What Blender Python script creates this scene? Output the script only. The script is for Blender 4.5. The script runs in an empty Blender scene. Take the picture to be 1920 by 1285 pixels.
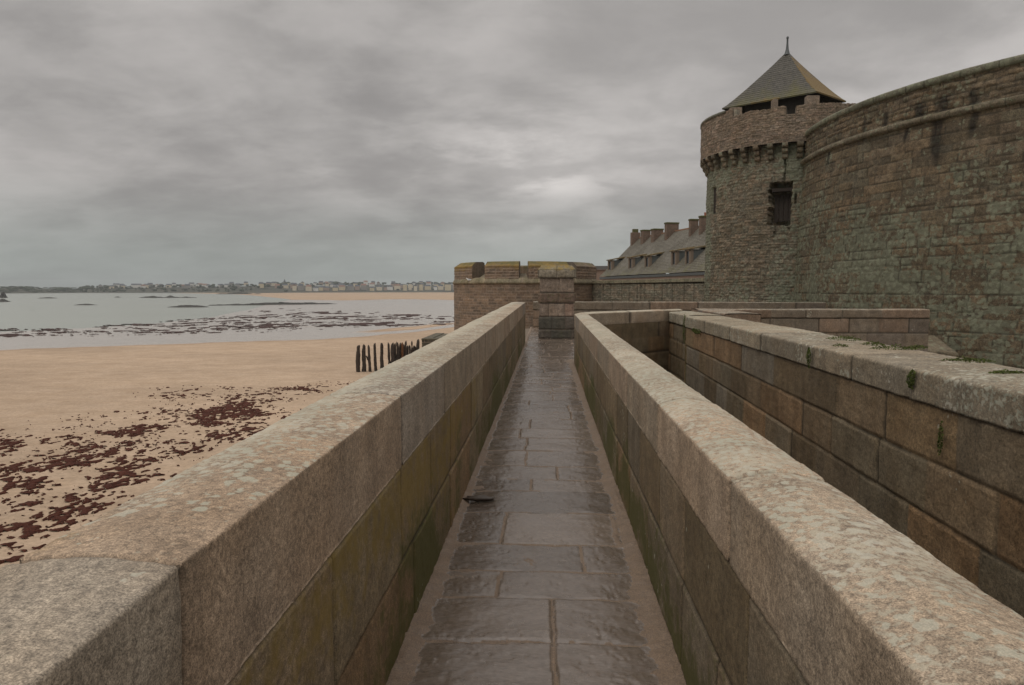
import bpy, math, random
import numpy as np
random.seed(7)
C = bpy.context.scene.collection
D = math.radians

# ------------------------------------------------------------------ camera constants (eye 1.65 m above the walkway)
F = 1280.0; CX = 960.0; CY = 642.5; H = 1.65
PITCH = math.atan(100.5 / F); YAW = math.atan(66 / F * math.cos(PITCH))
def ray(x, y):
    a = (x - CX) / F; b = -(y - CY) / F
    fy = math.cos(PITCH) + b * math.sin(PITCH); fz = -math.sin(PITCH) + b * math.cos(PITCH)
    return (a * math.cos(YAW) - fy * math.sin(YAW), a * math.sin(YAW) + fy * math.cos(YAW), fz)
def ground_pt(x, y, Z):
    r = ray(x, y); t = (Z - H) / r[2]; return (r[0] * t, r[1] * t)
def far_pt(x, y, dist):
    r = ray(x, y); k = dist / math.hypot(r[0], r[1]); return (r[0] * k, r[1] * k, H + r[2] * k)
def bearing(x, y=542):
    r = ray(x, y); return math.atan2(r[0], r[1])
def to_px(X, Y, Z):
    Xr = X * math.cos(YAW) + Y * math.sin(YAW); Yf = -X * math.sin(YAW) + Y * math.cos(YAW); Zr = Z - H
    dep = Yf * math.cos(PITCH) - Zr * math.sin(PITCH); up = Yf * math.sin(PITCH) + Zr * math.cos(PITCH)
    dep = np.maximum(dep, .01)
    return CX + F * Xr / dep, CY - F * up / dep

# ------------------------------------------------------------------ numpy noise
def _h(ix, iy, s):
    n = (ix.astype(np.int64) * 374761393 + iy.astype(np.int64) * 668265263 + s * 974634777) & 0x7fffffff
    n = ((n ^ (n >> 13)) * 1274126177) & 0x7fffffff
    n = ((n ^ (n >> 15)) * 668265263) & 0x7fffffff
    return ((n ^ (n >> 16)) & 0xffffff) / float(0xffffff)
def vn(x, y, s=0):
    x = np.asarray(x, float); y = np.asarray(y, float)
    ix = np.floor(x); iy = np.floor(y); fx = x - ix; fy = y - iy
    fx = fx * fx * (3 - 2 * fx); fy = fy * fy * (3 - 2 * fy)
    a = _h(ix, iy, s); b = _h(ix + 1, iy, s); c = _h(ix, iy + 1, s); d = _h(ix + 1, iy + 1, s)
    return (a + (b - a) * fx) * (1 - fy) + (c + (d - c) * fx) * fy
def fbm(x, y, s=0, o=4):
    t = 0; a = .5; n = 0
    for k in range(o):
        t = t + a * vn(x * 2 ** k + 17.3 * k, y * 2 ** k - 9.1 * k, s + k * 13); n += a; a *= .55
    return t / n
def sst(a, b, x):
    t = np.clip((x - a) / (b - a), 0, 1); return t * t * (3 - 2 * t)
def lerp(a, b, t): return a + (b - a) * t

# ------------------------------------------------------------------ object helpers
def setp(o, label=None, cat=None, group=None, kind=None):
    if label: o['label'] = label
    if cat: o['category'] = cat
    if group: o['group'] = group
    if kind: o['kind'] = kind
    return o
def empty(name, loc, label, cat, group=None):
    o = bpy.data.objects.new(name, None); o.location = loc; o.empty_display_size = .3
    C.objects.link(o); return setp(o, label, cat, group)
def link(name, me, mat, parent=None, world=True):
    o = bpy.data.objects.new(name, me); C.objects.link(o)
    if mat: me.materials.append(mat)
    if parent is not None:
        if world:
            L = wloc(parent)
            n = len(me.vertices); co = np.empty(n * 3, np.float32); me.vertices.foreach_get('co', co)
            co = co.reshape(-1, 3) - np.array(L, np.float32); me.vertices.foreach_set('co', co.ravel()); me.update()
        o.parent = parent
    return o
def wloc(o):
    x, y, z = 0, 0, 0
    while o is not None:
        x += o.location.x; y += o.location.y; z += o.location.z; o = o.parent
    return (x, y, z)
def mesh_np(name, V, Fq, attrs=None, smooth=True):
    me = bpy.data.meshes.new(name)
    V = np.asarray(V, np.float32).reshape(-1, 3); Fq = np.asarray(Fq, np.int32)
    me.vertices.add(len(V)); me.vertices.foreach_set('co', V.ravel())
    k = Fq.shape[1]
    me.loops.add(Fq.size); me.loops.foreach_set('vertex_index', Fq.ravel())
    me.polygons.add(len(Fq)); me.polygons.foreach_set('loop_start', np.arange(0, Fq.size, k, dtype=np.int32))
    try: me.polygons.foreach_set('loop_total', np.full(len(Fq), k, np.int32))
    except Exception: pass
    me.update(calc_edges=True)
    me.polygons.foreach_set('use_smooth', np.full(len(Fq), smooth, bool))
    for kx, A in (attrs or {}).items():
        A = np.asarray(A, np.float32)
        if A.ndim > 1 and A.shape[-1] == 3:
            A = A.reshape(-1, 3); at = me.attributes.new(kx, 'FLOAT_COLOR', 'POINT')
            at.data.foreach_set('color', np.concatenate([A, np.ones((len(A), 1), np.float32)], 1).ravel())
        else:
            at = me.attributes.new(kx, 'FLOAT', 'POINT'); at.data.foreach_set('value', A.ravel())
    me.update(); return me
def grid_faces(nu, nv, keep=None):
    i, j = np.meshgrid(np.arange(nu - 1), np.arange(nv - 1), indexing='ij')
    a = i * nv + j
    Fq = np.stack([a, a + nv, a + nv + 1, a + 1], -1).reshape(-1, 4)
    if keep is not None: Fq = Fq[keep.ravel()]
    return Fq
class MB:
    def __init__(s): s.v = []; s.f = []
    def add(s, vs, fs):
        n = len(s.v); s.v += [tuple(map(float, v)) for v in vs]; s.f += [tuple(i + n for i in f) for f in fs]
    def box(s, x0, x1, y0, y1, z0, z1, fr=None):
        vs = [(x, y, z) for z in (z0, z1) for (x, y) in ((x0, y0), (x1, y0), (x1, y1), (x0, y1))]
        if fr: vs = [fr(v) for v in vs]
        s.add(vs, [(3, 2, 1, 0), (4, 5, 6, 7), (0, 1, 5, 4), (1, 2, 6, 5), (2, 3, 7, 6), (3, 0, 4, 7)])
    def build(s, name, mat, parent=None, smooth=False, bevel=0, world=True, sub=0):
        me = bpy.data.meshes.new(name); me.from_pydata(s.v, [], s.f); me.update()
        if smooth: me.polygons.foreach_set('use_smooth', np.full(len(me.polygons), True, bool))
        o = link(name, me, mat, parent, world)
        if bevel:
            b = o.modifiers.new('b', 'BEVEL'); b.width = bevel; b.segments = 2; b.limit_method = 'ANGLE'
        if sub:
            b = o.modifiers.new('s', 'SUBSURF'); b.levels = b.render_levels = sub
        return o

# ------------------------------------------------------------------ materials
class N:
    def __init__(s, name):
        s.m = bpy.data.materials.new(name); s.m.use_nodes = True; s.t = s.m.node_tree; s.t.nodes.clear()
        s.out = s.t.nodes.new('ShaderNodeOutputMaterial'); s.b = s.t.nodes.new('ShaderNodeBsdfPrincipled')
        s.t.links.new(s.b.outputs[0], s.out.inputs[0])
        s.tc = s.t.nodes.new('ShaderNodeTexCoord').outputs['Object']
    def L(s, a, b): s.t.links.new(a, b)
    def put(s, inp, v):
        if hasattr(v, 'is_linked') or isinstance(v, bpy.types.NodeSocket): s.L(v, inp)
        elif isinstance(v, (tuple, list)) and len(v) == 3 and inp.type == 'RGBA': inp.default_value = (*v, 1)
        else: inp.default_value = v
    def noise(s, scale, detail=5, rough=.6, vec=None, stretch=None, dist=0):
        n = s.t.nodes.new('ShaderNodeTexNoise'); n.inputs['Scale'].default_value = scale
        n.inputs['Detail'].default_value = detail; n.inputs['Roughness'].default_value = rough
        n.inputs['Distortion'].default_value = dist
        v = vec or s.tc
        if stretch:
            mp = s.t.nodes.new('ShaderNodeMapping'); mp.inputs['Scale'].default_value = stretch; s.L(v, mp.inputs[0]); v = mp.outputs[0]
        s.L(v, n.inputs['Vector']); return n.outputs['Fac']
    def voro(s, scale, feature='F1', vec=None, rnd=1):
        n = s.t.nodes.new('ShaderNodeTexVoronoi'); n.feature = feature; n.inputs['Scale'].default_value = scale
        n.inputs['Randomness'].default_value = rnd
        s.L(vec or s.tc, n.inputs['Vector']); return n.outputs['Distance']
    def attr(s, name, out='Fac'):
        n = s.t.nodes.new('ShaderNodeAttribute'); n.attribute_name = name; return n.outputs[out]
    def math(s, op, a, b=0.0, clamp=False):
        n = s.t.nodes.new('ShaderNodeMath'); n.operation = op; n.use_clamp = clamp
        s.put(n.inputs[0], a); s.put(n.inputs[1], b); return n.outputs[0]
    def rng(s, v, a, b, c=0.0, d=1.0, smooth=False):
        n = s.t.nodes.new('ShaderNodeMapRange'); n.clamp = True
        if smooth: n.interpolation_type = 'SMOOTHSTEP'
        s.put(n.inputs[0], v); n.inputs[1].default_value = a; n.inputs[2].default_value = b
        n.inputs[3].default_value = c; n.inputs[4].default_value = d; return n.outputs[0]
    def mix(s, f, a, b, mode='MIX'):
        n = s.t.nodes.new('ShaderNodeMix'); n.data_type = 'RGBA'; n.blend_type = mode
        s.put(n.inputs[0], f); s.put(n.inputs[6], a); s.put(n.inputs[7], b); return n.outputs[2]
    def scale(s, col, f):
        n = s.t.nodes.new('ShaderNodeVectorMath'); n.operation = 'SCALE'; s.put(n.inputs[0], col); s.put(n.inputs[3], f); return n.outputs[0]
    def bump(s, h, strength=.5, dist=.01):
        n = s.t.nodes.new('ShaderNodeBump'); n.inputs['Strength'].default_value = strength
        n.inputs['Distance'].default_value = dist; s.L(h, n.inputs['Height']); s.L(n.outputs[0], s.b.inputs['Normal'])
    def done(s, col, rough=.8, spec=.3):
        s.put(s.b.inputs['Base Color'], col); s.put(s.b.inputs['Roughness'], rough)
        s.put(s.b.inputs['Specular IOR Level'], spec); return s.m

def stone(name, g=22., amp=.35, lich=(.36, .34, .28), lsc=18., moss=(.05, .065, .018), ochre=(.17, .11, .02), mortar=(.10, .08, .06),
          bump=.5, bd=.006, rough=.78, msc=9., pscale=2.2, jm=.8, stain=False, spots=0, scol=((.50, .47, .38), (.42, .42, .33))):
    n = N(name)
    col = n.attr('Col', 'Color')
    a = n.noise(g, 6, .7); b = n.noise(g * 4.3, 3, .75); p = n.noise(pscale, 4, .6)
    col = n.scale(col, n.rng(a, .34, .66, 1 - amp, 1 + amp))
    col = n.scale(col, n.rng(b, .36, .64, 1 - amp * 1.1, 1 + amp * 1.1))
    col = n.scale(col, n.rng(n.noise(pscale * 2.3, 3, .6), .36, .64, .84, 1.14))
    col = n.mix(n.rng(p, .35, .7, 0, .45), col, n.mix(1, col, (.8, .66, .5), 'MULTIPLY'))
    st = n.noise(5, 4, .6, stretch=(1, 1, .12))
    col = n.scale(col, n.rng(st, .36, .64, .88, 1.08))
    oc = n.math('ADD', n.attr('ochre'), n.noise(msc, 5, .7)); col = n.mix(n.rng(oc, .82, 1.05, 0, .7), col, ochre)
    ms = n.math('ADD', n.attr('moss'), n.noise(msc * 1.7, 6, .75)); col = n.mix(n.rng(ms, .80, 1.0, 0, .85), col, moss)
    lf = n.math('ADD', n.attr('lich'), n.noise(lsc, 5, .62, dist=.4)); lm = n.rng(lf, .90, .99, 0, 1)
    lcol = n.scale(lich if False else n.mix(n.rng(p, .4, .6), lich, tuple(c * .8 for c in lich)), n.rng(b, .3, .7, .82, 1.12))
    col = n.mix(n.math('MULTIPLY', lm, .85), col, lcol)
    if spots:
        q = n.t.nodes.new('ShaderNodeTexNoise'); q.inputs['Scale'].default_value = spots * 1.6; q.inputs['Detail'].default_value = 4; n.L(n.tc, q.inputs['Vector'])
        va = n.t.nodes.new('ShaderNodeVectorMath'); va.operation = 'MULTIPLY_ADD'; n.L(q.outputs['Color'], va.inputs[0]); va.inputs[1].default_value = (1.1 / spots,) * 3; n.L(n.tc, va.inputs[2])
        vd = n.voro(spots, vec=va.outputs[0]); big = n.rng(n.math('ADD', n.attr('lich'), n.noise(3.2, 4, .6)), .70, .88, 0, .46)
        sp = n.rng(n.math('SUBTRACT', big, vd), 0, .07, 0, .65)
        col = n.mix(sp, col, n.scale(n.mix(n.rng(p, .4, .6), scol[0], scol[1]), n.rng(b, .3, .7, .85, 1.1)))
    col = n.mix(n.math('MULTIPLY', n.attr('joint'), jm), col, mortar)
    if stain: col = n.scale(col, n.rng(n.math('ADD', n.attr('stain'), n.math('MULTIPLY', n.math('SUBTRACT', n.noise(2.2, 5, .7, stretch=(1, 1, .3)), .5), .5)), .15, .8, 1, .28))
    hgt = n.math('ADD', n.math('MULTIPLY', a, .6), n.math('ADD', n.math('MULTIPLY', b, .35), n.math('MULTIPLY', lm, .12)))
    n.bump(hgt, bump * .85, bd)
    return n.done(col, n.rng(a, .3, .7, rough - .1, rough + .1), .35)

M = {}
M['parapet'] = stone('granite_parapet', 62, .42, spots=24, lich=(.46, .41, .31), lsc=46, bump=.9, bd=.005, mortar=(.035, .027, .018), jm=.9, moss=(.080, .078, .018), ochre=(.21, .145, .03))
M['wall3'] = stone('granite_wall', 45, .42, spots=18, lich=(.36, .37, .29), lsc=34, bump=.8, bd=.007, mortar=(.035, .028, .018), jm=.9, ochre=(.20, .125, .03), moss=(.075, .078, .02))
M['bastion'] = stone('bastion_stone', 7, .38, lich=(.165, .17, .115), lsc=5.5, spots=5, scol=((.24, .25, .17), (.20, .21, .14)), moss=(.06, .068, .028), mortar=(.04, .034, .022), bump=1., bd=.04, msc=3, pscale=.6, jm=.8, stain=True)
M['tower'] = stone('tower_rubble', 9, .4, lich=(.19, .205, .14), lsc=3.2, spots=6, scol=((.26, .26, .19), (.22, .22, .16)), moss=(.07, .085, .035), mortar=(.085, .075, .055), jm=.75, bump=1., bd=.03, msc=3, pscale=.8)
M['brick'] = stone('thin_course_stone', 8, .3, lich=(.3, .27, .2), lsc=9, moss=(.09, .085, .03), ochre=(.24, .155, .02), mortar=(.26, .20, .15), bump=.5, bd=.015, msc=1.6, pscale=1.)
M['plain'] = stone('plain_granite', 12, .3, lich=(.3, .29, .22), lsc=9, ochre=(.27, .18, .03), bump=.5, bd=.01, msc=6)

PAL = [(0.2117, 0.1599, 0.0966), (0.1882, 0.1411, 0.084), (0.2211, 0.1505, 0.084), (0.1788, 0.1458, 0.1008), (0.2023, 0.1599, 0.1008), (0.1646, 0.127, 0.0756), (0.2023, 0.1552, 0.1008)]
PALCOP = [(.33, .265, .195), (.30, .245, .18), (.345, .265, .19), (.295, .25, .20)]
PALD = [(0.1791, 0.1317, 0.0753), (0.1475, 0.1107, 0.0659), (0.2003, 0.1317, 0.0706), (0.1475, 0.1212, 0.08), (0.1633, 0.1317, 0.0847), (0.1264, 0.0949, 0.0564)]
PALR = [(0.2055, 0.1514, 0.0918), (0.2218, 0.1569, 0.0869), (0.1785, 0.1407, 0.0918), (0.2326, 0.1514, 0.0821), (0.1785, 0.1514, 0.1111)]
def pal(P, T, Hh):
    P = np.array(P); i = np.minimum((T * len(P)).astype(int), len(P) - 1)
    return P[i] * (0.88 + .24 * Hh)[..., None]

def pattern(U, V, vedges, wmin, wmax, seed, wob=.01, ujoints=None):
    """stones laid in courses: distance to the nearest joint and two random numbers per stone"""
    U2 = U + wob * 2 * (fbm(U * 3, V * 3, seed + 1, 3) - .5); V2 = V + wob * 2 * (fbm(U * 1.7, V * 5, seed + 2, 3) - .5)
    ve = np.array(vedges, float); r = np.clip(np.searchsorted(ve, V2) - 1, 0, len(ve) - 2)
    dist = np.minimum(V2 - ve[r], ve[r + 1] - V2)
    dv = dist.copy(); du = np.full(U.shape, 9.); T = np.zeros(U.shape); Hh = np.zeros(U.shape)
    umin, umax = U2.min() - .1, U2.max() + .1
    rg = np.random.RandomState(seed)
    for k in range(len(ve) - 1):
        if ujoints and k in ujoints: ue = np.array([umin - 3] + list(ujoints[k]) + [umax + 3])
        else:
            ws = rg.uniform(wmin, wmax, int((umax - umin) / wmin) + 6); ue = umin - rg.uniform(0, wmax) + np.concatenate([[0], np.cumsum(ws)])
        m = r == k
        if not m.any(): continue
        i = np.clip(np.searchsorted(ue, U2[m]) - 1, 0, len(ue) - 2)
        du[m] = np.minimum(U2[m] - ue[i], ue[i + 1] - U2[m])
        T[m] = _h(i, np.full(i.shape, k), seed + 5); Hh[m] = _h(i, np.full(i.shape, k), seed + 9)
    dv = np.maximum(dv, 0); du = np.maximum(du, 0)
    e = np.minimum(du, dv)
    return e, T, Hh
def relief(e, T, Hh, U, V, jw, bev, depth, vary, rough, seed, rs=8.):
    h = depth * sst(jw * .4, jw + bev, e) + vary * (Hh - .5) * sst(0, jw + bev, e)
    h = h + rough * (fbm(U * rs, V * rs, seed + 30, 4) - .5) + rough * .6 * (fbm(U * rs * 5, V * rs * 5, seed + 31, 3) - .5)
    return h - depth

def polyline(pts, rad=0, n=8):
    """points along a path with rounded corners"""
    P = [np.array(p, float) for p in pts]
    if not rad or len(P) < 3: return P
    o = [P[0]]
    for k in range(1, len(P) - 1):
        a, b, c = P[k - 1], P[k], P[k + 1]
        d1 = (a - b) / np.linalg.norm(a - b); d2 = (c - b) / np.linalg.norm(c - b)
        s, e = b + d1 * rad, b + d2 * rad
        for t in np.linspace(0, 1, n + 1): o.append((1 - t) ** 2 * s + 2 * t * (1 - t) * b + t * t * e)
    o.append(P[-1]); return o
def along(P, us):
    P = np.array(P); seg = np.linalg.norm(P[1:] - P[:-1], axis=1); cum = np.concatenate([[0], np.cumsum(seg)])
    X = np.interp(us, cum, P[:, 0]); Y = np.interp(us, cum, P[:, 1])
    e = .04; x1 = np.interp(us + e, cum, P[:, 0]); y1 = np.interp(us + e, cum, P[:, 1]); x0 = np.interp(us - e, cum, P[:, 0]); y0 = np.interp(us - e, cum, P[:, 1])
    tx, ty = x1 - x0, y1 - y0; l = np.hypot(tx, ty); l[l == 0] = 1; tx /= l; ty /= l
    return X, Y, ty, -tx, cum[-1]           # right-hand normal
def steps(a, b, f):
    u = [a]
    while u[-1] < b: u.append(u[-1] + f(u[-1]))
    u[-1] = b; return np.array(u)

def wall(name, label, cat, pts, width, ztop, zbot_in, zbot_out, courses_in, cop, du, dvi, dvo, mat, palette, seed,
         camber=.012, rnd=.03, proud=0.0, jw=.006, bev=.012, depth=.012, vary=.008, rough=.008, wr=(.6, 1.1), cwr=(.9, 1.6), rad=0,
         masks=None, copj=None, injoint=None, palc=None, wfun=None, group=None, sign=1, faces=('coping', 'masonry')):
    """a parapet: stones laid in courses on both faces under a coping. lateral o=0 is the face towards the walk, o=width the other one"""
    P = polyline(pts, rad)
    X0, Y0, nx, ny, L = along(P, np.array([0.]))
    us = du(L) if callable(du) else du
    X, Y, nx, ny, _ = along(P, us); nx = nx * sign; ny = ny * sign
    zt = ztop(us) if callable(ztop) else np.full(us.shape, float(ztop))
    base = P[0]
    t = empty(name, (float(base[0]), float(base[1]), float(zbot_in)), label, cat, group)
    def prof(kind):
        # list of (o, zrel to top, normal_o, normal_z, v, side)
        o = []
        if kind == 'in':
            zz = -cop - np.arange(0, 50, dvi)
            for z in zz[::-1]: o.append((0 + proud, z, -1, 0))
        return o
    # ---- coping: up the inner face, over the top, down the outer face
    cp = []
    for z in np.arange(-cop, -rnd, dvi): cp.append((0, z, -1, 0))
    for a in np.linspace(0, 90, 5): cp.append((rnd - rnd * math.cos(D(a)), -rnd + rnd * math.sin(D(a)), -math.cos(D(a)), math.sin(D(a))))
    m = max(4, int((width - 2 * rnd) / dvi))
    for k in range(1, m):
        q = k / m; cp.append((rnd + (width - 2 * rnd) * q, camber * math.sin(math.pi * q), 0, 1))
    for a in np.linspace(90, 0, 5): cp.append((width - rnd + rnd * math.cos(D(a)), -rnd + rnd * math.sin(D(a)), math.cos(D(a)), math.sin(D(a))))
    for z in -np.arange(rnd + dvo, cop + dvo * .5, dvo): cp.append((width, max(z, -cop), 1, 0))
    cp = [(proud, -cop, 0, -1)] + cp + [(width - proud, -cop, 0, -1)]
    cp = np.array(cp, float)
    w = np.ones(us.shape) if wfun is None else wfun(us)
    def build(nm, pr, vedges, wr_, sd, palette_, uj=None, pz=None):
        o, zr, no, nz = pr.T
        v = np.concatenate([[0], np.cumsum(np.hypot(np.diff(o), np.diff(zr)))])
        U, V = np.meshgrid(us, v, indexing='ij')
        e, T, Hh = pattern(U, V, vedges(v), wr_[0], wr_[1], sd, wob=.006, ujoints=uj)
        h = relief(e, T, Hh, U, V, jw, bev, depth, vary, rough, sd)
        O = (o[None, :] + 0 * U); Z = zr[None, :] + zt[:, None]
        if pz is not None: Z = pz(Z, zr, zt)
        ONo = no[None, :] * h; OW = np.where(O > width * .5, (O - width) + width * w[:, None], O * w[:, None])
        lat = OW + ONo; Z = Z + nz[None, :] * h
        VX = X[:, None] + nx[:, None] * lat; VY = Y[:, None] + ny[:, None] * lat
        col = pal(palette_, T, Hh)
        at = {'Col': col, 'joint': 1 - sst(jw * .5, jw * 1.6, e)}
        mk = {'lich': 0, 'moss': 0, 'ochre': 0}
        nzz = nz[None, :] + 0 * U
        if seed == 11 and nm == 'coping': at['Col'] = np.where((U < YS + 1.17)[..., None], col * np.array([.90, .94, 1.0]), col)
        if masks: mk.update(masks(nm, U, V, VX, VY, Z, nzz, no[None, :] + 0 * U, e, T, Hh))
        for k_, a_ in mk.items(): at[k_] = a_ + 0 * U
        me = mesh_np(nm, np.stack([VX, VY, Z], -1), grid_faces(len(us), len(v)), at)
        # close both ends
        return link(nm, me, mat, t)
    vt = float(np.sum(np.hypot(np.diff(cp[:, 0]), np.diff(cp[:, 1]))))
    build('coping', cp, lambda v: [-.5, v[-1] + .5], cwr, seed, palc or palette, uj={0: copj} if copj else None)
    # ---- masonry of both faces, one profile over the hidden core under the coping
    zr_bot = zbot_in - float(np.mean(zt))
    zi = list(np.arange(zr_bot, -cop + .001, dvi)); zi[-1] = -cop + .006
    pi = [(proud, z, -1, 0) for z in zi]
    pi = np.array(pi, float)
    def pz(Z, zr, zt_):                     # courses stay put, the top stretches to the coping
        f = (zr - zr[0]) / (zr[-1] - zr[0]); return zbot_in + f[None, :] * ((zt_ - cop + .006)[:, None] - zbot_in)
    build('masonry', pi, lambda v: list(courses_in[:-2]) + [v[-1] + .001, 9], wr, seed + 100, palette, uj=injoint, pz=pz)
    if zbot_out is not None:
        zo = np.arange(-cop + .006, zbot_out - float(np.mean(zt)) - dvo, -dvo)
        po = np.array([(width - proud, z, 1, 0) for z in zo], float)
        build('masonry', po, lambda v: [-.1] + list(np.cumsum([.38] * 40)), wr, seed + 200, palette)
    # end faces
    mb = MB()
    for ei in (0, -1):
        ins = -.0 if ei == 0 else 0
        ww = width * w[ei]
        a = [(0.01, zbot_in), (ww - .01, zbot_in), (ww - .01, zt[ei] - .02), (ww * .5, zt[ei] - .004), (.01, zt[ei] - .02)]
        vs = [(X[ei] + nx[ei] * o_, Y[ei] + ny[ei] * o_, z_) for o_, z_ in a]
        mb.add(vs, [(0, 1, 2, 3, 4)])
    oo = mb.build('end_face', mat, t)
    fillattr(oo, palette[1])
    return t
def fillattr(o, col, joint=0, lich=0, moss=0, ochre=0):
    me = o.data; n = len(me.vertices)
    a = me.attributes.new('Col', 'FLOAT_COLOR', 'POINT'); a.data.foreach_set('color', np.tile(np.array([*col, 1], np.float32), n))
    for k, v in (('joint', joint), ('lich', lich), ('moss', moss), ('ochre', ochre)):
        a = me.attributes.new(k, 'FLOAT', 'POINT'); a.data.foreach_set('value', np.full(n, v, np.float32))
    return o

# ================================================================== NEAR PARAPETS
YS = 1.5    # the walls start this far behind the camera
def du_near(L): return steps(0, L, lambda u: .05 if u < YS + .4 else max(.009, .0045 * (u - YS)))
def m_left(nm, U, V, X, Y, Z, nz, no, e, T, Hh):
    n = fbm(U * .8, V * .8, 77, 4)
    if nm == 'coping':
        out = sst(-.80, -1.0, X)
        far = sst(1.0, 2.2, Y)
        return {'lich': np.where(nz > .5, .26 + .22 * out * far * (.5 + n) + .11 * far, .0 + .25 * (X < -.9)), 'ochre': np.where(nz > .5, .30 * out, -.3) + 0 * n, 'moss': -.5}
    inner = (no < 0)
    low = sst(1.15, .0, Z)
    return {'lich': .08 + .10 * n, 'ochre': np.where(inner, .13 + .8 * (fbm(U * .7, V * 1.2, 5, 3) - .42) + .16 * sst(.3, .7, Z) * sst(.95, .6, Z), 0),
            'moss': np.where(inner, -.04 + .66 * low * (.0 + 2.0 * n * fbm(U * 2.3, V * 2.3, 78, 4) * 1.6), 0)}
zl = lambda u: np.interp(u - YS, [-2, .8, 1.2, 3, 6.7, 20.7], [1.13, 1.142, 1.155, 1.167, 1.178, 1.247])
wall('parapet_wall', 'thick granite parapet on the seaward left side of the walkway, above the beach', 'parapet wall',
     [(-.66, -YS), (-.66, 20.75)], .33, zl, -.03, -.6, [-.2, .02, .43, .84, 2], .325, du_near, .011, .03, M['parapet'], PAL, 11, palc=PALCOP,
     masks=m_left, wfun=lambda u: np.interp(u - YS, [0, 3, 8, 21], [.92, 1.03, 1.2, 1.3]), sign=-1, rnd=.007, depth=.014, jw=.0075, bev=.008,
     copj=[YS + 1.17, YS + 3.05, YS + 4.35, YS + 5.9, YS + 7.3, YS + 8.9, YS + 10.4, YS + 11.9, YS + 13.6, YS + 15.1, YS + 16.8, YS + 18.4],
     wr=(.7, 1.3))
def m_right(nm, U, V, X, Y, Z, nz, no, e, T, Hh):
    n = fbm(U * 1.1, V * 1.1, 47, 4)
    if nm == 'coping':
        near = sst(1.6, 3.0, Y)
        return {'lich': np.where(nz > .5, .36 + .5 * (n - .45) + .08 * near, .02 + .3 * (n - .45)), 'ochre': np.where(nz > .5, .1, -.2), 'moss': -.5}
    inner = no < 0; low = sst(1.0, .0, Z)
    return {'lich': np.where(inner, .08 + .16 * n, .05), 'ochre': np.where(inner, .12 + .5 * (n - .42), .1), 'moss': np.where(inner, -.02 + .66 * low * (.0 + 2.0 * n * fbm(U * 2.3, V * 2.3, 79, 4) * 1.6), .2)}
zr_ = lambda u: np.interp(u - YS, [-2, 5, 14.3, 20], [1.042, 1.05, 1.095, 1.10])
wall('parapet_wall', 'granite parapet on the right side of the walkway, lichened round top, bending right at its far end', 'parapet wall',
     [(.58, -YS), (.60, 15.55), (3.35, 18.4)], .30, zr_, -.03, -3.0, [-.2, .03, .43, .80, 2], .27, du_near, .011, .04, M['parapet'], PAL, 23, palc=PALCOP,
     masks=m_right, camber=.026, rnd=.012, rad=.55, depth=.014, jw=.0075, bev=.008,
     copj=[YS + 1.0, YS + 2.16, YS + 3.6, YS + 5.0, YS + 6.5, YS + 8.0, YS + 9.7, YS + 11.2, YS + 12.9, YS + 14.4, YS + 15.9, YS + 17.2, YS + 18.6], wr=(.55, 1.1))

# third wall: thick retaining wall across the pit on the right
def m_third(nm, U, V, X, Y, Z, nz, no, e, T, Hh):
    n = fbm(U * .9, V * .9, 147, 4)
    if nm == 'coping':
        edge = sst(3.3, 2.75, X)
        return {'lich': np.where(nz > .5, .28 + .34 * (n - .4), .28 + .5 * (n - .45)), 'ochre': np.where(nz > .5, 0, .05), 'moss': np.where(nz > .5, -.4, .18 * (e < .05) + .0 * n + .1 * (Y > 9))}
    dk = sst(.8, -.3, Z)
    j = np.abs(Y - 15.3) < .12
    return {'lich': .05 + .34 * (fbm(U * .5, V * .6, 9, 3) - .4) + .13 * np.exp(-((Y - 4.7) / .35) ** 2), 'ochre': .08 + .7 * (fbm(U * .6, V * 1.2, 19, 3) - .5), 'moss': .0 + .34 * dk * n + .4 * j + .3 * sst(13, 18, Y) * n}
def du3(L): return steps(0, L, lambda u: .06 if u < 3.5 else max(.018, .0055 * (u - 1)))
wall('retaining_wall', 'thick granite retaining wall beyond the pit, mossy tufts on its broad flat top', 'retaining wall',
     [(2.70, -1.0), (2.76, 5.3), (2.86, 8.5), (2.95, 11.2), (3.05, 15.28)], .86, 1.05, -3.0, None, [-1.0, .3, .75, 1.2, 1.68, 2.12, 2.55, 3.0, 3.4, 3.81, 5], .235, du3, .016, .05,
     M['wall3'], PALR + PALD, 31, masks=m_third, camber=.01, rnd=.03, proud=.02, depth=.016, jw=.006, bev=.02, vary=.012, rough=.014, wr=(.6, 1.15), palc=[(.265, .225, .16), (.24, .205, .15), (.28, .235, .17)],
     copj=[1.9, 3.6, 5.05, 6.35, 7.4, 8.4, 10.4, 12.2, 14.2], injoint=None)
wall('retaining_wall', 'short mossy corner stub where the pit wall meets the walkway parapet', 'retaining wall',
     [(3.14, 15.42), (3.12, 18.6)], .8, 1.055, -3.0, None, [-1.0, .3, .75, 1.2, 1.68, 2.12, 2.55, 3.0, 3.4, 3.8, 5], .25, lambda L: steps(0, L, lambda u: .04), .03, .06,
     M['wall3'], PALD, 33, masks=m_third, proud=.02, depth=.016, vary=.012, rough=.014, wr=(.6, 1.15), jw=.01, bev=.03, palc=[(.26, .23, .17)])

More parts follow.
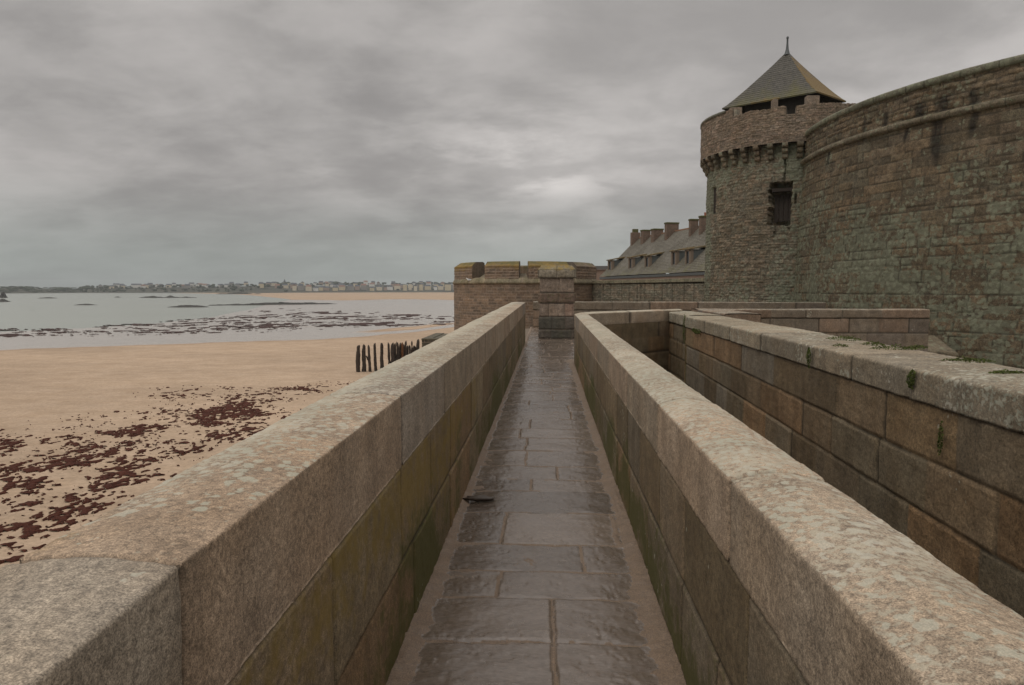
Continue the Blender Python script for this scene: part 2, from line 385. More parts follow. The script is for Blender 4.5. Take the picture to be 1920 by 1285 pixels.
# walls of the terrace behind
def m_back(nm, U, V, X, Y, Z, nz, no, e, T, Hh):
    n = fbm(U * .6, V * .9, 247, 4)
    return {'lich': np.where(nz > .5, .36, .04 + .2 * n) + 0 * n, 'moss': .0 + .2 * sst(.8, 0, Z), 'ochre': .05}
PALB = [(0.1935, 0.1575, 0.117), (0.2115, 0.153, 0.108), (0.18, 0.1485, 0.117), (0.198, 0.162, 0.1215)]
wall('parapet_wall', 'low parapet stub with pale top, its cut end facing the camera behind the pit wall', 'parapet wall',
     [(4.25, 16.6), (4.35, 20.0)], .85, 1.055, -1.6, -1.6, list(np.arange(-.1, 3, .36)), .24, lambda L: steps(0, L, lambda u: .04), .03, .06,
     M['wall3'], PALB, 41, masks=m_back, proud=.01, jw=.01, bev=.03, depth=.015, rough=.012)
wall('parapet_wall', 'brown granite parapet crossing the terrace in front of the big bastion', 'parapet wall',
     [(4.35, 20.0), (11.0, 20.25)], .75, 1.055, -1.6, -1.6, [0, .9, 1.15, 1.55, 1.98, 2.41, 4], .24, lambda L: steps(0, L, lambda u: .035), .03, .06,
     M['wall3'], PALB, 43, masks=m_back, proud=.012, jw=.01, bev=.03, depth=.016, rough=.014, sign=-1)
wall('parapet_wall', 'long low parapet at the back of the terrace, running behind the stone pillar', 'parapet wall',
     [(-.60, 29.4), (17.0, 29.9)], .5, lambda u: np.interp(u, [0, 17], [1.10, 1.06]), -1.6, -1.6, [0, .9, 1.25, 1.6, 1.97, 2.33, 4], .34, lambda L: steps(0, L, lambda u: .05), .035, .08,
     M['wall3'], PALB, 47, masks=m_back, proud=.004, jw=.012, bev=.03, depth=.014, rough=.012, cwr=(1.2, 2.4), sign=-1)

# ================================================================== WALKWAY
def walkway():
    rows = [-2.0, -1.3, -.7, -.2, .35, .8, 1.3, 1.75, 2.15, 2.62, 3.09, 3.55, 3.90, 4.33, 4.96, 5.50, 5.85, 6.3, 6.9]
    rg = np.random.RandomState(4)
    while rows[-1] < 30: rows.append(rows[-1] + rg.uniform(.34, .62))
    rows = np.array(rows); rows[-1] = 31
    joint = {9: -.9, 10: .036, 11: -.264, 12: .23, 13: -.30, 14: .55, 15: -.13, 16: .1, 17: -.2}
    ys = steps(-1.5, 29.4, lambda y: .05 if y < 1.6 else max(.011, .0042 * y))
    xs = np.concatenate([np.linspace(-.72, .66, 150), np.linspace(.7, 4.6, 60)])
    Y, X = np.meshgrid(ys, xs, indexing='ij')
    Xw = X + .035 * (fbm(X * 4, Y * 4, 61, 4) - .5); Yw = Y + .035 * (fbm(X * 3, Y * 5, 62, 4) - .5)
    r = np.clip(np.searchsorted(rows, Yw) - 1, 0, len(rows) - 2)
    dv = np.minimum(Yw - rows[r], rows[r + 1] - Yw); du = np.full(X.shape, 9.); T = np.zeros(X.shape); Hh = T.copy()
    for k in range(len(rows) - 1):
        m = r == k
        if not m.any(): continue
        j0 = joint.get(k, rg.uniform(-.35, .35)); ue = [-3, j0]
        q = j0
        while q < 5: q += rg.uniform(.55, .95) if q > .2 else rg.uniform(.75, 1.0); ue.append(q)
        ue = np.array(ue)
        i = np.clip(np.searchsorted(ue, Xw[m]) - 1, 0, len(ue) - 2)
        du[m] = np.minimum(Xw[m] - ue[i], ue[i + 1] - Xw[m]); T[m] = _h(i, np.full(i.shape, k), 81); Hh[m] = _h(i, np.full(i.shape, k), 83)
    e = np.maximum(np.minimum(du, dv), 0)
    tilt = (Hh - .5) * .010
    # slabs: split slate with stepped, layered surface
    lay = fbm(X * 5 + T * 31, Y * 9 + Hh * 17, 66, 4)
    ter = (np.floor(lay * 9 + .0) / 9 + .35 * sst(.5, 1, lay * 9 - np.floor(lay * 9)) / 9)
    slab = .015 * (ter - .5) + .014 * (fbm(X * 2, Y * 3, 67, 3) - .5) + tilt + .003 * (fbm(X * 40, Y * 40, 68, 3) - .5)
    crackn = np.abs(fbm(X * 5, Y * 14, 70, 4) - .5)
    slab = slab - .006 * (1 - sst(0, .012, crackn)) * (fbm(X * 1.5, Y * 1.5, 71, 2) > .5)
    slab = slab - .022 * (1 - sst(.001, .014, e))
    edgeL = X + .66; edgeR = .59 - X
    ed = np.where(Y < 16, np.minimum(edgeL, edgeR), edgeL)
    nn = .6 * fbm(X * 7, Y * 11, 72, 6) + .4 * fbm(X * 24, Y * 40, 74, 4)
    wL = .05 + .075 * (1 - sst(1.5, 6, Y)) + .035 * (X > 0)
    sandh = -.0165 + .032 * (1 - sst(0, wL * 1.35, ed)) + .036 * (nn - .5) + .009 * (1 - sst(.004, .03, e))
    slab = slab - .010 * (1 - sst(.05, .3, ed))
    h = np.maximum(slab, sandh)
    sm = sst(-.0015, .0025, sandh - slab)
    smf = sm * sst(0, 1, 1)
    base = np.array([.125, .098, .076]) * (.75 + .55 * T)[..., None]
    base = base * (1 + .35 * (nn - .5))[..., None]
    at = {'Col': base, 'sand': smf, 'wet': sst(.02, .35, ed) + 0 * X, 'tone': T}
    keep_x = ((X[:-1, :-1] < .62) | (Y[:-1, :-1] > 15.5 + (X[:-1, :-1] - .6) * 1.06))
    me = mesh_np('path', np.stack([X, Y, h - .005], -1), grid_faces(len(ys), len(xs), keep_x)[:, ::-1], at)
    n = N('wet_slate_walk')
    col = n.attr('Col', 'Color'); a = n.noise(30, 5, .7, stretch=(1, 2.2, 1)); b = n.noise(160, 3, .6)
    col = n.scale(col, n.rng(a, .25, .75, .65, 1.4)); sand = n.attr('sand')
    sc = n.mix(n.rng(n.noise(9, 4), .3, .7), (.145, .098, .06), (.19, .13, .082)); sc = n.scale(sc, n.rng(b, .36, .64, .6, 1.35))
    sf = n.math('ADD', sand, n.math('MULTIPLY', n.math('SUBTRACT', n.noise(70, 4, .7), .5), .5)); sf = n.rng(sf, .35, .6)
    col = n.mix(sf, col, sc)
    film = n.rng(n.noise(14, 5, .7), .45, .75, 0, .35); col = n.mix(film, col, (.14, .10, .075))
    n.bump(n.math('ADD', n.math('MULTIPLY', a, .8), n.math('MULTIPLY', b, .4)), .5, .005)
    rg_ = n.rng(n.noise(5, 6, .7), .38, .62, .09, .30)
    ro = n.math('ADD', rg_, n.math('MULTIPLY', sf, .55))
    n.done(col, ro, .9)
    o = link('path', me, n.m); setp(o, 'wet slate slab walkway between two granite parapets with sand in the joints and edges', 'path', kind='structure')
walkway()

def blob(name, mat, parent, c, r, seed, amp=.25, fs=2.0, nu=18, nv=10, flat=0):
    th = np.linspace(0, 2 * np.pi, nu + 1); ph = np.linspace(-np.pi / 2, np.pi / 2, nv)
    TH, PH = np.meshgrid(th, ph, indexing='ij')
    x, y, z = np.cos(TH) * np.cos(PH), np.sin(TH) * np.cos(PH), np.sin(PH)
    n = 1 + amp * 2 * (fbm(x * fs + 5 + z, y * fs + 9 + z * 1.7, seed, 3) - .5)
    if flat: z = np.maximum(z, -flat)
    V = np.stack([c[0] + x * r[0] * n, c[1] + y * r[1] * n, c[2] + z * r[2] * n], -1)
    me = mesh_np(name, V, grid_faces(nu + 1, nv)); return link(name, me, mat, parent)
n = N('dark_damp_stone'); col = n.mix(n.noise(20, 5), (.035, .028, .022), (.10, .075, .055)); n.bump(n.noise(40, 5), .6, .006); M['dark'] = n.done(col, .45, .5)
o = blob('loose_stone', M['dark'], None, (-.53, 5.22, .012), (.12, .035, .022), 3, .5, 2.5)
setp(o, 'small dark wet stone lying across the walkway edge at the foot of the left parapet', 'stone')

# the mass of masonry the walkway stands on, pit and terrace floors
n = N('rampart_stone'); col = n.mix(n.noise(1.4, 6, .7), (.11, .085, .06), (.22, .175, .13)); n.bump(n.noise(6, 6, .7), .7, .05); M['ramp'] = n.done(col, .85)
mb = MB(); mb.box(-.97, .90, -12, 29.3, -9.5, -.05); pg = [(-.96, 15.3), (.75, 15.4), (3.45, 18.3), (4.2, 18.35), (4.2, 29.29), (-.96, 29.29)]; mb.add([(x, y, -9.4) for x, y in pg] + [(x, y, -.07) for x, y in pg], [(5, 4, 3, 2, 1, 0), (6, 7, 8, 9, 10, 11)] + [(i, (i + 1) % 6, 6 + (i + 1) % 6, 6 + i) for i in range(6)]); mb.box(-.6, 7, 29.3, 37, -9.5, -1.62)
o = mb.build('rampart', M['ramp']); setp(o, 'high rampart of rough granite carrying the walkway above the beach', 'rampart')
mb = MB(); mb.box(.90, 3.3, -12, 18.2, -3.4, -3.0); mb.build('pit_floor', M['ramp']); setp(bpy.data.objects['pit_floor'], kind='structure')
n = N('terrace_ground'); col = n.mix(n.noise(1.8, 6, .7), (.10, .075, .05), (.19, .15, .10)); n.bump(n.noise(9, 6, .7), .6, .03); M['terr'] = n.done(col, .8)
mb = MB(); mb.box(3.5, 60, -12, 60, -2.2, -1.6); o = mb.build('terrace_ground', M['terr']); setp(o, kind='structure')

# ================================================================== PILLAR
def ashlar_block(mb, x0, x1, y0, y1, z0, z1): mb.box(x0, x1, y0, y1, z0, z1)
def relief_box(name, parent, mat, x0, x1, y0, y1, z0, z1, vj, wr, seed, palette, ds=.03, depth=.02, jw=.01, bev=.03, rough=.02, masks=None, chamf=0):
    """four masonry faces of a box, wrapped as one sheet, with a top"""
    c = [(x0, y0), (x1, y0), (x1, y1), (x0, y1), (x0, y0)]
    cum = [0]; 
    for a, b in zip(c, c[1:]): cum.append(cum[-1] + math.hypot(b[0] - a[0], b[1] - a[1]))
    us = np.unique(np.concatenate([np.arange(0, cum[-1], ds), cum])); vs = np.unique(np.concatenate([np.arange(z0, z1, ds), [z1]]))
    U, V = np.meshgrid(us, vs, indexing='ij')
    e, T, Hh = pattern(U, V, [z0 - 1] + list(vj) + [z1 + 1], wr[0], wr[1], seed, wob=.01)
    h = relief(e, T, Hh, U, V, jw, bev, depth, .01, rough, seed)
    k = np.clip(np.searchsorted(cum, us, side='right') - 1, 0, 3)
    ca = np.array(c); cu = np.array(cum)
    f = (us - cu[k]) / (cu[k + 1] - cu[k]); bx = lerp(ca[k, 0], ca[k + 1, 0], f); by = lerp(ca[k, 1], ca[k + 1, 1], f)
    cx, cy = (x0 + x1) / 2, (y0 + y1) / 2
    d = np.array([(0, -1), (1, 0), (0, 1), (-1, 0)], float)[k]
    # blend the normal near corners
    for i in range(4):
        m = np.abs(us - cu[i + 1]) < ds * .6
        nd = np.array([(1, -1), (1, 1), (-1, 1), (-1, -1)][i], float) * .7
        d[m] = nd
    d[np.abs(us) < ds * .6] = (-.7, -.7)
    VX = bx[:, None] + d[:, 0][:, None] * h; VY = by[:, None] + d[:, 1][:, None] * h
    at = {'Col': pal(palette, T, Hh), 'joint': 1 - sst(jw * .5, jw * 1.8, e), 'lich': .1 + 0 * U, 'moss': .1 + 0 * U, 'ochre': 0 * U}
    if masks: at.update({q: w + 0 * U for q, w in masks(U, V, e).items()})
    me = mesh_np(name, np.stack([VX, VY, V], -1), grid_faces(len(us), len(vs)), at)
    return link(name, me, mat, parent)
px0, px1, py0, py1 = -.28, .915, 22.76, 23.95
p = empty('stone_pillar', (.32, 23.3, 0), 'square granite pillar with bands and yellow lichened cap at the end of the walkway', 'pillar')
PD = [(.10, .085, .07), (.15, .10, .07), (.08, .075, .06)]
PM = [(.22, .18, .145), (.24, .19, .15), (.25, .18, .14)]
def seg(nm, z0, z1, ins, pl, sd, ww=(.4, .7), mk=None):
    return relief_box(nm, p, M['plain'], px0 + ins, px1 - ins, py0 + ins, py1 - ins, z0, z1, [z0, z1], ww, sd, pl, masks=mk, ds=.025, rough=.03)
seg('plinth', 0, .30, -.005, PD, 1, mk=lambda U, V, e: {'moss': .25, 'lich': .12})
seg('plinth', .305, .725, 0.0, PD, 2, mk=lambda U, V, e: {'moss': .22, 'lich': .16})
seg('shaft', .73, 1.185, .03, PM, 3)
seg('band', 1.19, 1.52, -.015, [(.15, .125, .09), (.17, .12, .09)], 4, mk=lambda U, V, e: {'moss': .3})
seg('shaft', 1.525, 2.015, .035, PM, 5, (.2, .9))
seg('cap', 2.02, 2.29, -.035, [(.24, .21, .16)], 6, (.5, .62), mk=lambda U, V, e: {'ochre': sst(2.1, 2.35, V) * .45, 'lich': .25})
mb = MB()
def frustum(mb, x0, x1, y0, y1, z0, z1, i):
    vs = [(x0, y0, z0), (x1, y0, z0), (x1, y1, z0), (x0, y1, z0), (x0 + i, y0 + i, z1), (x1 - i, y0 + i, z1), (x1 - i, y1 - i, z1), (x0 + i, y1 - i, z1)]
    mb.add(vs, [(3, 2, 1, 0), (4, 5, 6, 7), (0, 1, 5, 4), (1, 2, 6, 5), (2, 3, 7, 6), (3, 0, 4, 7)])
xm = (px0 + px1) / 2
frustum(mb, px0 - .035, xm - .004, py0 - .035, py1 + .035, 2.285, 2.425, .12); mb.v = [((px0 + .085 if (v[0] < px0 + .2 and v[2] > 2.4) else v[0]) if v[0] < xm - .2 else xm - .004, v[1], v[2]) for v in mb.v]
k0 = len(mb.v); frustum(mb, xm + .004, px1 + .035, py0 - .035, py1 + .035, 2.285, 2.425, .12); mb.v[k0:] = [(v[0] if v[0] > xm + .2 else xm + .004, v[1], v[2]) for v in mb.v[k0:]]
fillattr(mb.build('weathered_top', M['plain'], p, bevel=.012), (.22, .19, .13), ochre=.42, lich=.15)

# ================================================================== ROUND SURFACES
def drum(name, parent, mat, cx, cy, R, z0, z1, a0, a1, vedges, wr, seed, palette, ds=.035, jw=.012, bev=.03, depth=.03, vary=.03, rough=.04, rs=3.,
         masks=None, extra=None, Rf=None, wob=.03, ztop=None):
    us = np.arange(a0 * R, a1 * R, ds) / R
    vs = np.unique(np.append(np.arange(z0, z1, ds), z1))
    TH, Z = np.meshgrid(us, vs, indexing='ij'); U = TH * R
    e, T, Hh = pattern(U, Z, vedges, wr[0], wr[1], seed, wob=wob)
    h = relief(e, T, Hh, U, Z, jw, bev, depth, vary, rough, seed, rs)
    if extra is not None: h = h + extra(U, Z, TH, e)
    rr = (R if Rf is None else Rf(Z)) + h
    ZZ = Z
    if ztop is not None: ZZ = z0 + (Z - z0) / (z1 - z0) * (ztop(TH) - z0)
    X = cx + np.cos(TH) * rr; Y = cy + np.sin(TH) * rr
    at = {'Col': pal(palette, T, Hh), 'joint': 1 - sst(jw * .5, jw * 1.7, e), 'lich': 0 * U, 'moss': 0 * U, 'ochre': 0 * U}
    if masks: at.update({q: w + 0 * U for q, w in masks(U, Z, TH, e, T, Hh).items()})
    me = mesh_np(name, np.stack([X, Y, ZZ], -1), grid_faces(len(us), len(vs)), at)
    return link(name, me, mat, parent)
def courses(z0, z1, a, b, seed):
    rg = np.random.RandomState(seed); z = [z0]
    while z[-1] < z1: z.append(z[-1] + rg.uniform(a, b))
    return z
def disk(name, parent, mat, cx, cy, R, z, col, n=64):
    mb = MB(); mb.add([(cx + R * math.cos(2 * math.pi * k / n), cy + R * math.sin(2 * math.pi * k / n), z) for k in range(n)], [tuple(range(n))])
    return fillattr(mb.build(name, mat, parent), col)
def ring(name, parent, mat, cx, cy, prof, a0, a1, n, col, rough=.0, seed=1, **kw):
    th = np.linspace(a0, a1, n); P = np.array(prof, float)
    TH, K = np.meshgrid(th, np.arange(len(P)), indexing='ij')
    r = P[K, 0] + rough * 2 * (fbm(TH * P[0, 0] * 1.6, K * .5, seed, 4) - .5); z = P[K, 1] + rough * 1.2 * (fbm(TH * P[0, 0] * 1.3, K * .4 + 9, seed + 3, 4) - .5)
    # joints between the stones
    rg = np.random.RandomState(seed); ue = np.cumsum(rg.uniform(.7, 1.5, 400)) + a0 * P[0, 0]; U = TH * P[0, 0]
    i = np.searchsorted(ue, U); dd = np.minimum(np.abs(U - ue[i]), np.abs(U - ue[np.maximum(i - 1, 0)]))
    r = r - .025 * (1 - sst(0, .05, dd)); T = _h(i, i * 0, seed)
    colr = np.array(col) * (.8 + .4 * T)[..., None]
    at = {'Col': colr, 'joint': 1 - sst(.005, .03, dd)}
    for k_ in ('lich', 'moss', 'ochre'): at[k_] = kw.get(k_, 0) + 0 * U
    me = mesh_np(name, np.stack([cx + np.cos(TH) * r, cy + np.sin(TH) * r, z], -1), grid_faces(n, len(P)), at)
    return link(name, me, mat, parent)

# ---- great bastion on the right
BX, BY, BR = 26.0, 31.6, 14.0
b = empty('bastion', (BX, BY, -2), 'huge curved stone bastion with rounded string course, streaked with green lichen, filling the right side', 'bastion')
PALBA = [(0.1313, 0.1029, 0.064), (0.1155, 0.0903, 0.058), (0.1522, 0.1134, 0.07), (0.126, 0.1092, 0.074), (0.105, 0.084, 0.054), (0.1575, 0.1208, 0.078), (0.1365, 0.1071, 0.072)]
def bangle(px):
    a = bearing(px); d0 = math.hypot(BX, BY); off = d0 * math.sin(a - math.atan2(BX, BY)); return 2 * math.pi + math.atan2(-BY, -BX) + math.asin(max(-1, min(1, off / BR)))
def bR(z): return BR + np.interp(z, [-2, 0, 7.6], [.42, .32, .0])
def m_bast(U, Z, TH, e, T, Hh):
    n = fbm(U * .25, Z * .35, 301, 5); n2 = fbm(U * .9, Z * .12, 305, 4)
    low = sst(6.2, 3.8, Z + 2.2 * (fbm(U * .22, Z * .1, 307, 3) - .5))
    lf = sst(-13, -9, 0)
    left = sst(D(192), D(184), TH)
    lich = .26 + .17 * low + .66 * (n - .5) + .34 * (n2 - .5) + .22 * left * (fbm(U * .5, Z * .4, 309, 3)) - .10 * (1 - left) * sst(5.5, 6.6, Z)
    lich = lich + .24 * (T - .5)
    st = .0 + 0 * U
    for (px_, z0_, w_, l_) in ((1851, 7.6, .20, 1.5), (1648, 7.5, .12, .6), (1556, 7.5, .10, 4.5), (1800, 7.5, .1, .5), (1905, 7.5, .15, .7)):
        a_ = bangle(px_); st = st + .9 * np.exp(-(((TH - a_) * BR + .06 * np.sin(Z * 3)) / w_) ** 2) * sst(z0_ - l_ * 1.4, z0_ - l_ * .6, Z)
    st = st + .22 * sst(.52, .62, fbm(U * 1.1, Z * .1, 331, 4)) * sst(3.5, 7, Z)
    return {'lich': lich, 'moss': .08 + .3 * (n2 - .4) + .10 * left, 'ochre': -.2, 'stain': st}
stains = [(217 - 3, 6.2, 1.3, .30), (213.5, 7.2, .5, .22), (206, 7.3, .4, .2), (209, 7.2, .5, .15)]
def stain(me_obj, fn):
    pass
def b_extra(U, Z, TH, e):
    return 0.05 * (fbm(U * .3, Z * .3, 311, 3) - .5) - .12 * np.exp(-((TH - D(195.5)) * BR / .10) ** 2) * (Z < 7.5) * sst(-2, 1, Z) * .6
ve = courses(-2.2, 7.62, .17, .46, 12)
drum('lower_wall', b, M['bastion'], BX, BY, BR, -2.2, 7.55, D(150), D(238), ve, (.25, 1.05), 51, PALBA, ds=.042, Rf=bR, masks=m_bast, extra=b_extra, depth=.022, vary=.022, rough=.045, jw=.008, bev=.02, wob=.03)
def m_bpar(U, Z, TH, e, T, Hh):
    st = 0 * U
    for (px_, w_) in ((1722, .12), (1762, .16), (1856, .35), (1900, .2), (1820, .25)):
        st = st + .8 * np.exp(-(((TH - bangle(px_)) * BR) / w_) ** 2) * sst(8.45, 8.2, Z)
    return {'lich': .27 + .4 * (fbm(U * .3, Z, 315, 3) - .5), 'moss': .15, 'ochre': -.1, 'stain': st}
drum('parapet', b, M['bastion'], BX, BY, BR - .02, 7.75, 8.82, D(150), D(238), courses(7.7, 8.95, .15, .24, 5), (.25, .6), 53, PALBA, ds=.04,
     masks=m_bpar, depth=.03, vary=.04, rough=.08, jw=.012, bev=.03, wob=.06)
tor = [(BR - .05, 7.50)] + [(BR + .02 + .13 * math.cos(D(a)), 7.65 + .13 * math.sin(D(a))) for a in range(-80, 91, 17)] + [(BR - .05, 7.79)]
ring('string_course', b, M['bastion'], BX, BY, tor, D(150), D(238), 700, (.16, .135, .095), .025, 7, lich=.3, moss=.3)
ring('coping', b, M['bastion'], BX, BY, [(BR - .04, 8.78), (BR + .05, 8.80), (BR + .06, 8.98), (BR + .02, 9.03), (BR - .65, 9.04), (BR - .7, 8.0)], D(150), D(238), 600, (.17, .16, .115), .015, 9, lich=.44, moss=.25)
drum('rear_wall', b, M['bastion'], BX, BY, BR, -2.2, 9.0, D(238), D(510), courses(-2.2, 9.1, .3, .5, 8), (.5, 1.1), 55, PALBA, ds=.25)
disk('wall_walk', b, M['bastion'], BX, BY, BR - .3, 8.2, (.2, .17, .13))
mb = MB(); q = far_pt(1661, 168, 32.6); mb.box(q[0] - .35, q[0] + .35, q[1] - .45, q[1] + .45, 8.6, 9.2); fillattr(mb.build('merlon_stone', M['bastion'], b, bevel=.03), (.17, .15, .11), lich=.4)
# base block at the foot
mb = MB(); x, y = ground_pt(1768, 640, 0.0)
mb.add([(11.3, 21.6, -1.6), (12.9, 21.5, -1.6), (13.2, 23.4, -1.6), (11.3, 23.4, -1.6), (11.3, 21.6, -.22), (12.6, 21.5, -.32), (12.9, 23.4, .12), (11.3, 23.4, .12)],
       [(3, 2, 1, 0), (4, 5, 6, 7), (0, 1, 5, 4), (1, 2, 6, 5), (2, 3, 7, 6), (3, 0, 4, 7)])
o = fillattr(mb.build('buttress_block', M['bastion'], None, bevel=.04), (.15, .125, .085), lich=.3)
setp(o, 'sloping stone buttress block at the foot of the big bastion beside the crossing parapet', 'buttress')

# ---- round tower with corbelled crown and pyramid roof
TX, TY, TR = 12.9, 37.86, 4.2; CRR = 4.58; ZC = 8.62
t = empty('round_tower', (TX, TY, -2), 'round rubble tower with corbelled crown, broken window hole and pointed slate roof', 'tower')
PALT = [(.17, .145, .10), (.145, .122, .085), (.185, .145, .10), (.14, .125, .09), (.205, .165, .115)]
ta = lambda px: None
def tang(px):   # tower angle that shows at image column px
    a = bearing(px); d0 = math.hypot(TX, TY); off = d0 * math.sin(a - math.atan2(TX, TY)); base = math.atan2(-TY, -TX)
    return base + math.asin(max(-1, min(1, off / TR))) + 0 * a
hA, hB = tang(1441), tang(1479)
sA, sB = tang(1336), tang(1345)
def tower_courses(): return courses(-2, 8.9, .09, .21, 3)
def t_extra(U, Z, TH, e):
    rag = .10 * (fbm(U * 3, Z * 3, 401, 3) - .5) + .06 * (_h(np.floor(Z / .17), np.floor(Z * 0), 3) - .5)
    inside = (TH > hA + rag * .5) & (TH < hB + rag * .15) & (Z > 4.75 + rag) & (Z < 6.75 + rag)
    lower = (TH > lerp(hA, hB, .3) + rag * .3) & (TH < lerp(hA, hB, .9) + rag * .4) & (Z > 4.2 + rag) & (Z <= 4.9)
    slit = (TH > sA) & (TH < sB) & (Z > 5.62) & (Z < 7.0)
    crk = (np.abs(TH - tang(1466) - .006 * np.sin(Z * 7)) < .009) & (Z > 6.7) & (Z < 8.6)
    side = (TH > tang(1484)) & (TH < tang(1488)) & (Z > 5.7) & (Z < 6.2)
    return -.75 * inside - .16 * lower - .22 * slit - .2 * crk - .2 * side + .06 * (fbm(U * .4, Z * .4, 403, 3) - .5)
def m_tow(U, Z, TH, e, T, Hh):
    n = fbm(U * .45, Z * .3, 405, 4); right = sst(tang(1420), tang(1490), TH); up = sst(6.0, 8.2, Z)
    return {'lich': .32 + .5 * (n - .5) + .18 * up + .2 * right + .14 * (T - .5) + .2 * sst(tang(1345), tang(1333), TH), 'moss': .10 + .30 * right * n, 'ochre': -.2}
base_a = math.atan2(-TY, -TX)
drum('tower_wall', t, M['tower'], TX, TY, TR, -2, 8.75, base_a - D(95), base_a + D(70), tower_courses(), (.12, .42), 61, PALT, ds=.035, masks=m_tow, extra=t_extra,
     depth=.02, vary=.035, rough=.08, jw=.008, bev=.025, wob=.05, Rf=lambda z: TR + np.interp(z, [-2, 8.7], [.07, -.02]))
drum('rear_wall', t, M['tower'], TX, TY, TR, -2, 8.75, base_a + D(70), base_a + D(265), courses(-2, 8.9, .2, .34, 3), (.3, .6), 62, PALT, ds=.2)
# timber shutter deep in the hole
n = N('weathered_shutter_slit_shade'); w = n.noise(9, 5, .6, stretch=(14, 14, 1)); col = n.mix(w, (.014, .012, .010), (.06, .045, .035)); n.bump(w, .5, .01); M['shutter'] = n.done(col, .8)
mb = MB(); am = lerp(hA, hB, .64); ex, ey = math.cos(am), math.sin(am)
def fr(v): return (TX + ex * v[1] - ey * v[0], TY + ey * v[1] + ex * v[0], v[2])
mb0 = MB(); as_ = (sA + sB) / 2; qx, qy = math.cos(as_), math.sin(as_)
mb0.box(-.3, .3, TR - .25, TR - .12, 5.66, 6.96, lambda v: (TX + qx * v[1] - qy * v[0], TY + qy * v[1] + qx * v[0], v[2])); mb0.build('slit_shade_board', M['shutter'], t)  # dark board added inside the slit, its colour standing in for the shade there
for k in range(4): mb.box(-.44 + k * .215, -.44 + k * .215 + .20, TR - .62 - .01 * (k % 2), TR - .55, 4.95, 6.25, fr)
mb.build('shutter', M['shutter'], t)
mb = MB(); mb.box(-.55, .50, TR - .5, TR - .18, 6.36, 6.52, fr); mb.build('lintel', M['shutter'], t)
# corbels: three rounded stones one over another
NC = 42
for k in range(NC):
    a = 2 * math.pi * k / NC; da = (a - base_a + math.pi) % (2 * math.pi) - math.pi
    if not (-D(100) < da < D(75)): continue
    mb = MB(); ex, ey = math.cos(a), math.sin(a)
    def fr(v): return (TX + ex * v[1] - ey * v[0], TY + ey * v[1] + ex * v[0], v[2])
    for j, (z0, ro) in enumerate(((7.86, .14), (8.10, .27), (8.35, .40))):
        r1 = TR + ro; n_ = 6; w = .125 + random.uniform(-.012, .012); zt = z0 + .235
        pr = [(TR - .15, zt), (r1 - .01, zt), (r1, zt - .03), (r1, zt - .10)] + [(r1 - .11 + .11 * math.cos(D(q)), z0 + .13 - .12 * math.sin(D(q))) for q in (20, 45, 70, 90)] + [(TR - .15, z0)]
        vs = [fr((s * w, r_, z_)) for s in (-1, 1) for (r_, z_) in pr]; m_ = len(pr)
        mb.add(vs, [tuple(range(m_ - 1, -1, -1)), tuple(range(m_, 2 * m_))] + [(i, (i + 1) % m_, m_ + (i + 1) % m_, m_ + i) for i in range(m_)])
    fillattr(mb.build('corbel', M['tower'], t, bevel=.012), PALT[k % 5], lich=.2 + .2 * random.random(), moss=.15)
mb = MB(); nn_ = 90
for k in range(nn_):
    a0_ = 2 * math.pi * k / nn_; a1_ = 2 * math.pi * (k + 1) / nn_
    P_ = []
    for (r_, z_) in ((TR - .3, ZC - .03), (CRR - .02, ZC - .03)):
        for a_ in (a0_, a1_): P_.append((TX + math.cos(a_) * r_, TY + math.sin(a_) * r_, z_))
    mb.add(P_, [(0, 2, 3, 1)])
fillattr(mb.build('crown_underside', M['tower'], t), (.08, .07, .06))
def crown_top(TH):
    d = (TH - base_a)
    z = np.full(TH.shape, 10.55)
    def at(px): return tang(px)
    z = np.where((d > at(1384) - base_a), 10.24 + .08 * (fbm(TH * 30, TH * 0, 5, 3) - .5) + .03 * np.round(1.3 * np.sin(TH * 21)), z)
    z = np.where((TH > at(1500)), 10.30 + .05 * (vn(TH * 60, TH * 0, 8) - .5), z)
    z = np.where((TH > at(1466)) & (TH < at(1480)), 9.86, z)
    return z
drum('crown', t, M['tower'], TX, TY, CRR, ZC - .04, 10.6, base_a - D(100), base_a + D(80), courses(8.5, 10.8, .09, .17, 6), (.14, .42), 63,
     [(.22, .17, .125), (.20, .155, .11), (.235, .175, .13), (.19, .15, .112)], ds=.032, depth=.014, vary=.022, rough=.07, jw=.008, bev=.02, wob=.05,
     masks=lambda U, Z, TH, e, T, Hh: {'lich': .05 + .25 * (fbm(U * .5, Z * .6, 409, 3) - .3), 'moss': .02, 'ochre': 0}, ztop=crown_top)
drum('crown', t, M['tower'], TX, TY, CRR, ZC - .04, 10.6, base_a + D(80), base_a + D(260), courses(8.5, 10.8, .2, .3, 6), (.3, .6), 64, [(.27, .205, .155)], ds=.2)
TH = np.linspace(base_a - D(100), base_a + D(80), 400); ct = crown_top(TH)
pr = np.stack([np.stack([TX + np.cos(TH) * (CRR - .03), TY + np.sin(TH) * (CRR - .03), ct], -1), np.stack([TX + np.cos(TH) * (CRR - .5), TY + np.sin(TH) * (CRR - .5), ct], -1),
               np.stack([TX + np.cos(TH) * (CRR - .5), TY + np.sin(TH) * (CRR - .5), ct * 0 + 9.6], -1)], 1)
o = link('crown_top', mesh_np('crown_top', pr, grid_faces(400, 3)), M['tower'], t); fillattr(o, (.22, .19, .14), lich=.3)
disk('tower_floor', t, M['tower'], TX, TY, CRR - .2, 9.7, (.1, .09, .07))
ring('lead_capping', t, M['tower'], TX, TY, [(CRR + .0, 10.45), (CRR + .05, 10.47), (CRR + .05, 10.58), (CRR - .5, 10.64)], base_a - D(100), tang(1372), 60, (.14, .14, .11), .0, 4, lich=.2)
